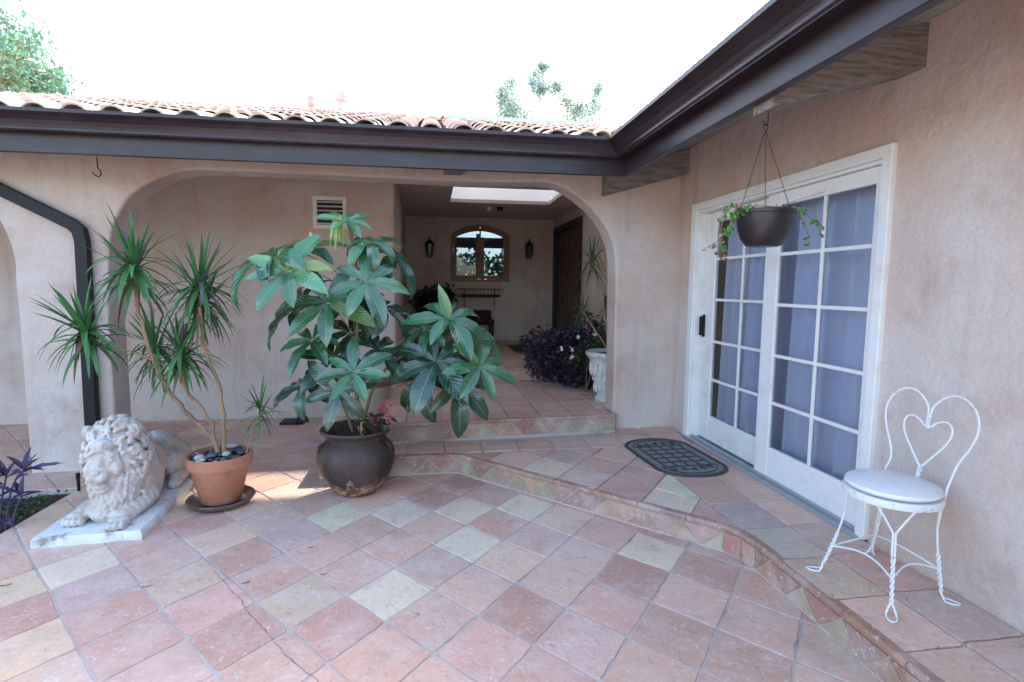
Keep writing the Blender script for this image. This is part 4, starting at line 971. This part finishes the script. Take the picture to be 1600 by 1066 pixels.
# long locks over the shoulders
for k in range(60):
    s_ = rl.choice((-1, 1)); z_ = rl.uniform(.18, .44); y_ = rl.uniform(.26, .50); pts = []; L2 = rl.uniform(.07, .10); cu = rl.choice((-1, 1))
    for q in range(6):
        t = q/5; pts.append(LW((s_*(.172-.10*max(0, y_-.4)-.03*abs(z_-.3)), y_+.035*t+cu*.01*math.sin(t*4), z_-L2*t)))
    m.tube(pts, [.018*(.8+.4*math.sin(PI*min(1, t_*1.2)))*(1-.6*t_) for t_ in [q/5 for q in range(6)]], 7)
NORECALC.add('lion_raw')
for i_ in range(len(m.v)):
    q_ = LR.inverted() @ (m.v[i_]-LO); f_ = min(1, max(0, (q_.y-.45)/.35)); f_ = max(f_, min(1, max(0, (.17-q_.z)/.05))*min(1, max(0, (.42-q_.y)/.1))); q_.x = (q_.x*.80+.045)*(1-f_)+(q_.x*.98+(.02 if q_.y < .45 else 0))*f_; q_.y = q_.y if q_.y > .3 else .3+(q_.y-.3)*.92; m.v[i_] = LO+(LR @ q_)
raw = m.build('lion_raw', STONE, None, origin=LO)
md = raw.modifiers.new('r', 'REMESH'); md.mode = 'VOXEL'; md.voxel_size = .0050; md.use_smooth_shade = True
md = raw.modifiers.new('s', 'SMOOTH'); md.factor = .5; md.iterations = 4
dg = bpy.context.evaluated_depsgraph_get(); me = bpy.data.meshes.new_from_object(raw.evaluated_get(dg)); me.name = 'lion_body'
lb = bpy.data.objects.new('lion_body', me); COL.objects.link(lb); lb.parent = lion; bpy.data.objects.remove(raw)
me.materials.clear(); me.materials.append(STONE)
for p in me.polygons: p.use_smooth = True

# ---- wire ice cream parlour chair
SCX, SCY, SZ = 1.945, 1.985, S1+.45
CH_ = thing('wire_chair', (SCX, SCY, S1), 'white twisted wire parlour chair with a heart shaped back', 'chair')
feet = {'F': atZ(1393, 970, S1), 'L': atZ(1272, 893, S1), 'R': atZ(1485, 945, S1), 'B': atZ(1358, 868, S1)}
SR = .178
m = MB(); m.lathe([(SR-.012, SZ-.03), (SR+.002, SZ-.03), (SR+.006, SZ-.015), (SR+.002, SZ), (SR-.012, SZ)], (SCX, SCY, 0), 48); m.build('seat_frame', METALW, CH_, smooth=True)
m = MB(); m.lathe([(0.0, SZ+.004), (SR-.012, SZ+.006), (SR-.002, SZ+.016), (SR-.006, SZ+.028), (SR-.03, SZ+.038), (SR*.5, SZ+.048), (.001, SZ+.052)], (SCX, SCY, 0), 48); m.build('seat_cushion', VINYL, CH_, smooth=True)
zk = {}
for name, f in feet.items():
    o = Vector((f.x-SCX, f.y-SCY, 0)); o.normalize(); side = Vector((-o.y, o.x, 0)); m = MB()
    knee = Vector((SCX, SCY, 0))+o*(SR*.92); ftp = Vector((f.x, f.y, 0))-o*.035
    zj = S1+.14; J = knee.lerp(ftp, .62); zk[name] = Vector((J.x, J.y, zj))
    for s in (-1, 1):
        top = Vector((SCX, SCY, 0))+(o*math.cos(.42)+side*s*math.sin(.42))*(SR-.006)
        if name in ('R', 'B'): top = Vector((SCX, SCY, 0))+(o*math.cos(.16)+side*s*math.sin(.16))*(SR-.006)
        P = [Vector((top.x, top.y, SZ-.02)), Vector(((top.x*.55+knee.x*.45), (top.y*.55+knee.y*.45), SZ-.07)), Vector((knee.x+side.x*s*.006, knee.y+side.y*s*.006, SZ-.13))]
        P = chaikin(P, 2); z0_ = SZ-.13; z1_ = S1+.055; n_ = 46
        for k in range(n_+1):
            f_ = k/n_; z = z0_+(z1_-z0_)*f_; c = Vector((knee.x, knee.y, 0)).lerp(ftp, f_**1.3); tw = max(0, (f_-.42)/.58); an = tw*2*PI*3.2+(0 if s > 0 else PI)
            r_ = .0048; P.append(Vector((c.x, c.y, z))+(side*math.cos(an)+o*math.sin(an))*r_)
        # foot loop
        c = ftp; P += [Vector((c.x, c.y, 0))+o*.004+side*s*.010+Vector((0, 0, S1+.035)), Vector((c.x, c.y, 0))+o*.014+side*s*.017+Vector((0, 0, S1+.016)), Vector((c.x, c.y, 0))+o*.036+side*s*.018+Vector((0, 0, S1+.012)), Vector((c.x, c.y, 0))+o*.058+side*s*.011+Vector((0, 0, S1+.011)), Vector((c.x, c.y, 0))+o*.066+Vector((0, 0, S1+.011))]
        m.tube(P, .0042, 7)
    m.build('leg', METALW, CH_, smooth=True)
m = MB()
for a, b in (('F', 'L'), ('L', 'B'), ('B', 'R'), ('R', 'F')):
    A_, B_ = zk[a], zk[b]; md_ = (A_+B_)/2; inw = (Vector((SCX, SCY, md_.z))-md_)*.22
    pts = [A_.lerp(B_, k/14)+inw*math.sin(PI*k/14)+Vector((0, 0, .028*math.sin(PI*k/14))) for k in range(15)]; m.tube(pts, .004, 7)
m.build('stretcher', METALW, CH_, smooth=True)
# back: local frame: s along the line B->R, up z; leaning slightly back
Rr, Bb = feet['R'], feet['B']; oR = (Vector((Rr.x-SCX, Rr.y-SCY, 0))).normalized(); oB = (Vector((Bb.x-SCX, Bb.y-SCY, 0))).normalized()
PR, PB = Vector((SCX, SCY, 0))+oR*SR, Vector((SCX, SCY, 0))+oB*SR; mid = (PR+PB)/2; sd = (PR-PB).normalized(); bk = Vector((sd.y*-1, sd.x, 0)); 
if bk.dot(mid-Vector((SCX, SCY, 0))) < 0: bk = -bk
hw = (PR-PB).length/2
def BK(s, z, b=0): return mid+sd*s+bk*(.03+.13*max(0, z)*1.0+b)+Vector((0, 0, SZ+z))
m = MB()
for s in (-1, 1):
    pts = [(hw, -.03), (hw*.98, .03), (hw*.97, .08), (hw*1.06, .14), (hw*1.32, .21), (hw*1.47, .28), (hw*1.40, .345), (hw*1.12, .395), (hw*.72, .415), (hw*.36, .395), (hw*.10, .355), (0.006, .33), (0.004, .30)]
    P = [BK(s*a, z) for a, z in pts]; P[0] = (PR if s > 0 else PB)+Vector((0, 0, SZ-.03)); P[1] = (PR if s > 0 else PB)+bk*.008+Vector((0, 0, SZ+.03))
    P = chaikin(P, 3)
    for k in range(14):
        an = k*.95+(0 if s > 0 else PI); P.append(BK(.006*math.cos(an), .30-.0035*k, .006*math.sin(an)))
    m.tube(P, .0044, 7)
m.build('back_frame', METALW, CH_, smooth=True)
m = MB()
for s in (-1, 1):
    pts = [(0.002, .262), (.018, .262), (hw*.22, .28), (hw*.50, .298), (hw*.72, .285), (hw*.78, .245), (hw*.62, .195), (hw*.35, .145), (.012, .095)]
    P = chaikin([BK(s*a, z) for a, z in pts], 3)
    for k in range(18):
        an = k*.9+(0 if s > 0 else PI); P.append(BK(.0055*math.cos(an), .09-.0055*k, .0055*math.sin(an)-.012*k/18))
    m.tube(P, .0042, 7)
m.build('back_heart', METALW, CH_, smooth=True)

# ---- hanging basket
HY = 2.36; hp = at(1197, 186, HY)
hb = thing('hanging_basket', Vector((at(1195, 330, HY).x, HY, at(1195, 328, HY).z)), 'dark plastic hanging basket with straggling ivy geranium on chains', 'hanging basket')
cxb = at(1195, 330, HY); rimz = cxb.z; DEPB = (cxb-Vector((0, 0, CAM_H))).dot(_fw); rb = 42.5*DEPB/F_PX; ht = 55*DEPB/F_PX
m = MB(); m.lathe([(rb*.50, rimz-ht), (rb*.62, rimz-ht+.004), (rb*.80, rimz-ht*.78), (rb*.92, rimz-ht*.5), (rb*.965, rimz-ht*.22), (rb*.975, rimz-.018), (rb*1.04, rimz-.016), (rb*1.05, rimz), (rb*.98, rimz+.002), (rb*.95, rimz-.02), (rb*.9, rimz-.03)], (cxb.x, HY, 0), 44); m.build('bowl', PLASTIC, hb, smooth=True)
m = MB(); m.lathe([(0, rimz-.03), (rb*.94, rimz-.03), (rb*.9, rimz-.022), (0, rimz-.018)], (cxb.x, HY, 0), 24); m.build('potting_soil', SOIL, hb)
m = MB(); topp = Vector((hp.x, HY, at(1197, 203, HY).z))
for a in (PI*1.02, PI*1.35, -.1):
    e = Vector((cxb.x+rb*math.cos(a), HY+rb*math.sin(a)*.8, rimz)); n_ = int((topp-e).length/.009)
    for k in range(n_):
        p, q = topp.lerp(e, k/n_), topp.lerp(e, (k+1.25)/n_); d = (q-p); s_ = d.cross(Vector((0, 1, 0)) if k % 2 else Vector((1, .2, 0))).normalized()*.0024
        m.tube([p, p.lerp(q, .3)+s_, p.lerp(q, .7)+s_, q, p.lerp(q, .7)-s_, p.lerp(q, .3)-s_], .0008, 4, closed=True)
m.build('chain', BLACKM, hb)
m = MB(); 
m.tube(chaikin([topp+Vector((0, 0, -.004)), topp+Vector((.012, 0, .004)), topp+Vector((.010, 0, .022)), topp+Vector((-.006, 0, .026)), topp+Vector((-.012, 0, .014)), topp+Vector((-.004, 0, 0))], 2), .0022, 6)
m.tube(chaikin([topp+Vector((-.014, 0, .040)), topp+Vector((-.010, 0, .026)), topp+Vector((0, 0, .016)), topp+Vector((.011, 0, .026)), topp+Vector((.010, 0, .05)), Vector((topp.x+.008, HY, 2.28))], 2), .0026, 6); m.build('hook', BLACKM, hb)
lf = MB(); m = MB()
def trail(pts, nleaf, cols, size, spread=.02):
    P = chaikin([at(x, y, HY+dy) for x, y, dy in pts], 2); m.tube(P, .0014, 4)
    for k in range(nleaf):
        f = (k+random.random())/nleaf; p = P[min(len(P)-1, int(f*len(P)))]+rand_unit()*spread
        for q in range(random.choice((2, 3, 4))): leaflet(lf, p, rand_unit()+Vector((0, -.4, 0)), Vector((rnd(-.4, .4), -1, .5)), size*rnd(.7, 1.3), size*.42, .7, random.choice(cols), n=4, fold=.2)
GR = [(.05, .20, .04), (.10, .32, .04), (.06, .22, .06), (.16, .40, .05)]; BR = [(.30, .20, .15), (.36, .27, .22), (.22, .15, .11), (.12, .09, .06)]
trail([(1165, 328, -.05), (1140, 322, -.05), (1128, 345, -.05), (1125, 380, -.05), (1128, 405, -.05)], 20, GR+BR*2, .019, .014)
trail([(1170, 330, -.03), (1150, 330, -.06), (1140, 350, -.06), (1138, 370, -.06)], 16, GR, .021, .014)
trail([(1160, 328, .0), (1135, 318, 0), (1122, 350, 0), (1120, 395, 0)], 12, BR, .017, .014)
trail([(1235, 328, -.03), (1250, 322, -.05), (1265, 340, -.05), (1280, 350, -.05), (1284, 370, -.05)], 9, GR[:3], .020, .012)
trail([(1235, 328, -.03), (1248, 330, -.05), (1262, 360, -.05), (1264, 385, -.05)], 6, GR[:3], .018, .010)
trail([(1205, 328, .0), (1230, 318, 0), (1260, 308, 0), (1287, 300, 0)], 3, GR[:1]+BR, .011, .005)
trail([(1130, 372, -.05), (1108, 385, -.05), (1098, 392, -.05)], 3, BR, .011, .004)
trail([(1150, 328, .0), (1180, 322, 0), (1200, 322, 0), (1215, 324, 0)], 7, BR, .010, .006)
m.build('vine', BARK, hb); lf.build('leaves', LEAFN, hb)
# bare hook at the left rafter
hx_ = at(152, 256, 4.32); m = MB(); m.tube(chaikin([hx_+Vector((0, 0, .05)), hx_, hx_+Vector((0, 0, -.03)), hx_+Vector((.022, 0, -.055)), hx_+Vector((.015, 0, -.088)), hx_+Vector((-.012, 0, -.088)), hx_+Vector((-.035, 0, -.06))], 2), .004, 6)
tag(m.build('plant_hook', BLACKM, origin=hx_), 'empty iron hook under the eave above the downspout', 'hook')

# ---- oval scraper mat by the french door
m = MB(); MC = Vector((1.835, 3.85, S1)); MR = Matrix.Rotation(math.radians(3), 4, 'Z')
def stad(hl, hw_, n=16):
    out = []
    for k in range(n+1): a = PI*k/n; out.append((hw_*math.cos(a), (hl-hw_*.75)+hw_*.75*math.sin(a)))
    for k in range(n+1): a = PI+PI*k/n; out.append((hw_*math.cos(a), -(hl-hw_*.75)+hw_*.75*math.sin(a)))
    return out
def MW(u, v, z): p = MR @ Vector((u, v, 0)); return Vector((MC.x+p.x, MC.y+p.y, z))
mt = thing('scraper_mat', MC, 'dark oval scraper mat with a grid centre by the french door', 'door mat')
zt_ = S1+.0075
m = MB(); o1, o2 = stad(.47, .275), stad(.445, .25); n = len(o1)
a = [m.vert(MW(u, v, zt_)) for u, v in o1]; b = [m.vert(MW(u, v, zt_+.010)) for u, v in [(p[0]*.985, p[1]*.99) for p in o1]]; c = [m.vert(MW(u, v, zt_+.010)) for u, v in o2]; d = [m.vert(MW(u, v, zt_+.004)) for u, v in [(p[0]*.985, p[1]*.99) for p in o2]]
for P, Q in ((a, b), (b, c), (c, d)):
    for j in range(n): k = (j+1) % n; m.face((P[j], P[k], Q[k], Q[j]))
for k in range(5):
    u = -.18+.09*k; m.box((u-.005, -.245, zt_+.0035), (u+.005, .245, zt_+.0085), M=Matrix.Translation((MC.x, MC.y, 0)) @ MR)
for k in range(6):
    v = -.245+.098*k; m.box((-.19, v-.005, zt_+.0036), (.19, v+.005, zt_+.0086), M=Matrix.Translation((MC.x, MC.y, 0)) @ MR)
for s in (-1, 1):      # scrolls in the rounded ends
    for k in range(-2, 3):
        cc = (k*.072, s*(.315-abs(k)*.012)); pts = [MW(cc[0]+(.008+.0025*j)*math.cos(j*.75+k), cc[1]+(.008+.0025*j)*math.sin(j*.75+k), zt_+.006) for j in range(11)]; m.tube(pts, .0035, 5)
    pts = [MW(.21*math.cos(a_), s*(.235+.17*math.sin(a_)), zt_+.006) for a_ in [PI*j/16 for j in range(17)]]; m.tube(pts, .004, 5)
m.build('rubber_border', RUBBER, mt)
m = MB(); m.face([m.vert(MW(u, v, zt_+.003)) for u, v in o2]); m.build('mat_pile', RUBBERL, mt)

# ---- walkway things
t = thing('planter_pot', (-.64, 5.6, 0), 'large plain beige planter with brown rim behind the big plant', 'plant pot')
m = MB(); m.lathe([(.15, 0), (.16, .01), (.225, .44), (.23, .45)], (-.64, 5.6, 0), 40); m.build('pot_body', mat('beige_pot', (.50, .42, .34), .8, n1=((.40, .33, .27), 4, .45, .65, .6, 5)), t, smooth=True)
m = MB(); m.lathe([(.235, .45), (.25, .455), (.252, .50), (.24, .505), (.215, .50), (.21, .44)], (-.64, 5.6, 0), 40); m.build('rim', mat('brown_rim', (.20, .09, .06), .7), t, smooth=True)
c = Vector((-1.40, 5.88, 0)); t = thing('iron_stand', c, 'black wrought iron stand on a flat base against the walkway wall', 'iron stand')
m = MB(); m.box((c.x-.17, c.y-.10, 0.006), (c.x+.06, c.y+.10, .03)); m.build('base_plate', BLACKM, t, bevel=.004)
m = MB(); m.tube(chaikin([c+Vector((.0, -.12, .01)), c+Vector((.02, -.05, .10)), c+Vector((-.02, 0, .2)), c+Vector((.03, 0, .30)), c+Vector((0, 0, .40))], 2), .012, 7)
m.tube(chaikin([c+Vector((.09, .02, .01)), c+Vector((.06, 0, .10)), c+Vector((0, 0, .2))], 2), .01, 7); m.tube(chaikin([c+Vector((-.05, .02, .24)), c+Vector((-.03, 0, .18)), c+Vector((.03, 0, .16)), c+Vector((.06, 0, .22)), c+Vector((.03, 0, .27))], 2), .008, 7)
m.lathe([(.05, .40), (.065, .41), (.06, .43)], c, 16); m.build('scroll_stem', BLACKM, t)
# white urn and dracaena behind the pier
UC = Vector((1.80, 5.22, S2))
t = thing('white_urn', UC, 'white moulded urn planter half hidden behind the right pier', 'plant pot')
m = MB(); m.lathe([(.165, 0), (.17, .02), (.155, .05), (.145, .06), (.15, .075), (.185, .20), (.20, .21), (.20, .235), (.19, .245), (.225, .40), (.235, .43), (.262, .455), (.272, .475), (.27, .495), (.25, .505), (.225, .50), (.21, .46), (.2, .45)], UC, 48)
for k in range(18):
    a = 2*PI*k/18; m.ell(UC+Vector((.212*math.cos(a), .212*math.sin(a), .33)), (.022, .022, .075), 8, 6)
    m.ell(UC+Vector((.172*math.cos(a+.17), .172*math.sin(a+.17), .135)), (.018, .018, .05), 8, 6)
m.build('urn_body', mat('white_cast', (.60, .60, .60), .8, n1=((.35, .33, .32), 12, .5, .68, .7, 7), bump=(.4, 50)), t, smooth=True)
m = MB(); m.lathe([(0, .455), (.215, .46), (.2, .47), (0, .48)], UC, 24); m.build('potting_soil', SOIL, t)
t = thing('dracaena', UC+Vector((0, 0, .46)), 'thin spiky dracaena growing from the white urn behind the pier', 'plant')
m = MB(); Q = lambda x, y, dy=0: at(x, y, 5.2+dy)
for pts in ([(950, 545), (947, 500), (938, 455), (927, 408)], [(948, 545), (940, 530), (925, 510), (912, 488)], [(953, 545), (950, 500), (948, 470)]): m.tube(chaikin([Q(*p) for p in pts], 2), .008, 7)
m.build('stem', BARK, t, smooth=True); lf = MB()
rosette(lf, Q(925, 408), Vector((0, -.1, 1)), .33, 60, (.05, .13, .04), .007); rosette(lf, Q(911, 487, .05), Vector((-.1, -.1, 1)), .26, 44, (.07, .11, .04), .006); rosette(lf, Q(945, 478, .1), Vector((.1, -.1, 1)), .22, 30, (.07, .10, .04), .006)
lf.build('leaves', LEAFN, t)

def bush(name, label, cat, centers, nleaf, L, cols, w=.3, groundz=0, flowers=None, matl=None, upb=.3, group=None):
    c0 = centers[0][0]; t = thing(name, (c0[0], c0[1], groundz), label, cat, group); lf = MB(); m = MB()
    for (c, r) in centers:
        c = Vector(c); m.tube([Vector((c0[0], c0[1], groundz)), c.lerp(Vector((c0[0], c0[1], groundz)), .4), c], .006, 5)
        k = int(nleaf*(r[0]*r[1]*r[2])/sum(q[1][0]*q[1][1]*q[1][2] for q in centers))
        while k > 0:
            cl = rand_unit()*(rnd(.35, 1)**.5); cp_ = c+Vector((cl.x*r[0], cl.y*r[1], cl.z*r[2]))
            if cp_.z < groundz+.01: k -= 1; continue
            for _ in range(6):
                p = cp_+rand_unit()*L*1.1; d = rand_unit()+cl*.6+Vector((0, 0, upb)); cc = random.choice(cols); s_ = rnd(.7, 1.25); cc = (cc[0]*s_, cc[1]*s_, cc[2]*s_)
                leaflet(lf, p, d, rand_unit()+Vector((0, 0, .8)), L*rnd(.7, 1.3), L*w, .5, cc, n=3, fold=.2); k -= 1
    m.build('stem', BARKG, t); lf.build('leaves', matl or LEAFN, t)
    if flowers:
        for (x, y, Y) in flowers:
            c = at(x, y, Y); fl = MB()
            for k in range(5): leaflet(fl, c, rand_unit()+Vector((0, -.7, 0)), Vector((0, -1, 0)), .03, .014, .2, (.75, .74, .72), n=3)
            fl.build('flower', LEAFN, t)
PUR = [(.030, .022, .050), (.020, .016, .035), (.045, .030, .060), (.055, .045, .085)]
bush('purple_shrub', 'dense dark purple leaved shrub sprawling over the entry step', 'shrub', [((1.62, 6.35, .62), (.40, .45, .32)), ((1.35, 6.35, .55), (.26, .3, .25)), ((1.85, 6.3, .85), (.22, .3, .30)), ((1.9, 5.95, .5), (.25, .3, .2)), ((1.7, 6.0, .42), (.33, .3, .14)), ((1.45, 6.9, .72), (.3, .4, .2))], 7000, .042, PUR, .32, S2)
bush('vinca_plant', 'low green plant with small white flowers beside the urn', 'plant', [((1.68, 5.72, .72), (.15, .16, .14)), ((1.80, 5.65, .86), (.12, .12, .12))], 700, .035, [(.03, .07, .02), (.05, .10, .03), (.02, .045, .015)], .4, S2, [(902, 527, 5.6), (893, 547, 5.6), (929, 523, 5.5), (893, 558, 5.6), (877, 545, 5.7)])
bush('potted_bush', 'dark leafy bush in the corner left of the arched window', 'plant', [((.03, 9.45, 1.15), (.30, .25, .25)), ((-.15, 9.4, 1.2), (.18, .2, .18)), ((.2, 9.45, 1.28), (.2, .2, .15)), ((.0, 9.4, .9), (.28, .25, .2))], 1500, .07, [(.012, .022, .014), (.02, .035, .02), (.035, .05, .03)], .35, .85)
t = thing('corner_planter', (.03, 9.45, S3), 'dark round planter under the bush in the entry corner', 'plant pot')
m = MB(); m.lathe([(.15, S3+.006), (.2, S3+.30), (.225, S3+.40), (.21, S3+.41), (.19, S3+.38)], (.03, 9.45, 0), 28); m.build('pot_body', SAUCER, t, smooth=True)
bush('backdrop', 'green hedge of leaves invented in place of reflections in the arched entry window', 'backdrop', [((1.2, 15, 1.4), (1.6, .5, 1.0)), ((.2, 15.2, 1.5), (1.2, .5, .9)), ((2.6, 15, 1.2), (1.2, .5, .9))], 5200, .13, [(.04, .14, .07), (.06, .20, .09), (.03, .09, .06)], .4, -.12)  # leafy view added behind the pane, standing in for reflections on its glass
# ---- garden bed
gc = MB()
for k in range(1500):
    x, y = rnd(-3.6, BX-.04), rnd(3.2, 4.05)
    if noise.noise((x*3, y*3, 5)) < -.18: continue
    p = Vector((x, y, -.03+.03*noise.noise((x*3, y*3, 0))+rnd(0, .03)))
    cc = random.choice([(.03, .09, .015), (.05, .13, .02), (.025, .06, .015), (.07, .16, .03)])
    leaflet(gc, p, rand_unit()+Vector((0, 0, .5)), Vector((0, 0, 1)), rnd(.018, .035), rnd(.008, .013), .4, cc, n=3)
gco = gc.build('ground_cover', LEAFN, origin=(-2.8, 3.7, -.03)); gco['kind'] = 'stuff'; tag(gco, 'low green ground cover leaves over the bed soil', 'ground cover')
t = thing('spiderwort', (-2.66, 3.5, -.03), 'purple spiderwort with long pointed leaves in the garden bed', 'plant')
lf = MB(); m = MB(); V2 = [(.055, .035, .11), (.075, .05, .15), (.04, .03, .08)]
for (pts, ) in (([(8, 840), (12, 790), (22, 750), (38, 735)],), ([(0, 830), (2, 780), (10, 745)],), ([(15, 850), (22, 800), (35, 775)],), ([(-12, 840), (-18, 790), (-14, 750)],)):
    P = chaikin([at(x, y, 3.5) for x, y in pts], 2); m.tube(P, .006, 6)
    for k in range(2, len(P), 2):
        s = 1 if (k//2) % 2 else -1; L = rnd(.09, .16)
        leaflet(lf, P[k], Vector((s*rnd(.5, 1), rnd(-.5, .3), rnd(.2, .9))), Vector((0, -.3, 1)), L, .016, rnd(.3, .8), random.choice(V2), n=7, fold=.5)
    for k in range(3): leaflet(lf, P[-1], Vector((rnd(-.6, .8), rnd(-.4, .3), rnd(.4, 1))), Vector((0, -.3, 1)), rnd(.10, .15), .016, .4, random.choice(V2), n=7, fold=.5)
leaflet(lf, at(36, 737, 3.5), at(86, 722, 3.5)-at(36, 737, 3.5), Vector((0, -.4, 1)), .23, .020, .2, V2[1], n=9, fold=.5)
leaflet(lf, at(36, 740, 3.5), at(51, 713, 3.5)-at(36, 740, 3.5), Vector((-.3, -.6, .5)), .14, .016, .2, V2[1], n=9, fold=.5)
m.build('stem', mat('purple_stem', (.09, .05, .10), .6), t); lf.build('leaves', LEAFN, t)
c = atZ(126, 768, 0); t = thing('path_light', (c.x, c.y, 0), 'short black stake at the bed corner beside the lion', 'stake light')
m = MB(); m.lathe([(.010, -.05), (.010, .09), (.013, .092), (.013, .13), (.008, .134)], (c.x-.01, c.y, 0), 12); m.build('post', BLACKM, t)
# litter
for i, (x, y, l_, a_, c_, lab) in enumerate(((384, 911, .035, .5, (.05, .03, .02), 'small dark twig lying near the floor crack'), (505, 898, .03, .2, (.05, .035, .025), 'small curled twig on the pink tiles'), (228, 917, .05, .2, (.05, .12, .06), 'thin green leaf fallen on a grout line'), (8, 915, .05, .3, (.03, .02, .015), 'dark twig at the left edge of the floor'), (485, 856, .03, -.1, (.09, .07, .03), 'tiny dry stem left of the dark pot'))):
    c = atZ(x, y, .009); m = MB(); P = [c+Vector((math.cos(a_)*l_*(k/4-.5), math.sin(a_)*l_*(k/4-.5)+.004*math.sin(k*2), .002)) for k in range(5)]; m.tube(P, .0018, 5, col=c_)
    if i == 0: m.tube([P[2], P[2]+Vector((.012, .014, 0))], .0015, 5, col=c_)
    tag(m.build('leaf_litter' if i == 2 else 'twig', VCOLM, origin=c), lab, 'leaf' if i == 2 else 'twig')

# ------------------------------------------------------------------ trees beyond the roof
def tree(label, x, y, blobs, trunk_r, L, n, cols, group='trees beyond the roof'):
    t = thing('tree', (x, y, -.12), label, 'tree', group); m = MB(); lf = MB(); top = max(b[0][2] for b in blobs)
    m.tube(chaikin([Vector((x, y, -.12)), Vector((x+.2, y, top*.35)), Vector((x, y, top*.7)), Vector((x, y, top*.95))], 2), [trunk_r*(1-.7*k/15) for k in range(16)], 8)
    for (c, r) in blobs:
        c = Vector(c); m.tube([Vector((x, y, min(c.z*.6, top*.6))), Vector((x, y, c.z*.7)).lerp(c, .5), c], [trunk_r*.35, trunk_r*.2, trunk_r*.08], 6)
        cl = [c+Vector((v.x*r[0], v.y*r[1], v.z*r[2]))*rnd(.4, 1)**.5 if False else c+Vector((v.x*r[0], v.y*r[1], v.z*r[2]))*rnd(.3, 1) for v in [rand_unit() for _ in range(max(6, n//26))]]
        for q in cl:
            cc = random.choice(cols); m.tube([c.lerp(Vector((x, y, c.z*.9)), .12), c.lerp(q, .5)+rand_unit()*L, q], [trunk_r*.06, trunk_r*.035, trunk_r*.015], 4)
            for _ in range(24):
                p = q+rand_unit()*rnd(.1, 1)*L*(3.2 if trunk_r > .1 else 4.6); d = rand_unit(); s = d.orthogonal().normalized(); l_ = L*rnd(.6, 1.2); k = rnd(.8, 1.25); c3 = (cc[0]*k, cc[1]*k, cc[2]*k)
                lf.poly([p, p+d*l_*.5+s*l_*.22, p+d*l_, p+d*l_*.5-s*l_*.22], c3)
    m.build('trunk', BARK, t, smooth=True); lf.build('crown', LEAFT, t)
GT = [(.12, .26, .16), (.16, .32, .20), (.09, .20, .13)]
Yt = 17
bl = []
for (x, y, r, dy) in ((-40, 60, 95, 0), (20, 90, 55, -1), (-10, 30, 60, .5), (55, 118, 38, -.5), (30, 70, 32, .5), (75, 135, 26, 0), (0, 130, 60, -1), (-80, 120, 90, 0), (28, 130, 40, 0)):
    p = at(x, y, Yt+dy); R0 = r*Yt/F_PX; bl.append(((p.x, p.y, p.z), (R0, R0*.8, R0*.8)))
tree('big pale green tree rising behind the roof at left', at(-30, 60, Yt).x, Yt, bl, .3, .15, 620, GT)
GT2 = [(.30, .42, .37), (.38, .50, .44)]
for (xs, lab) in ((((785, 150, 10), (800, 165, 13), (812, 185, 15), (790, 185, 14), (797, 130, 7), (834, 128, 10), (850, 105, 5), (845, 140, 5), (830, 190, 12)), 'left of two wispy pale trees behind the roof'), (((935, 140, 8), (930, 165, 11), (885, 160, 9), (895, 185, 14), (925, 190, 16), (870, 135, 5), (905, 170, 6)), 'right wispy pale tree nearest the gutter corner')):
    bl = []; Yt = 26
    for (x, y, r) in xs:
        p = at(x, y, Yt+rnd(-1, 1)); R0 = r*Yt/F_PX*1.35; bl.append(((p.x, p.y, p.z), (R0, R0, R0*1.25)))
    tree(lab, bl[0][0][0], Yt, bl, .05, .14, 1500, GT2)
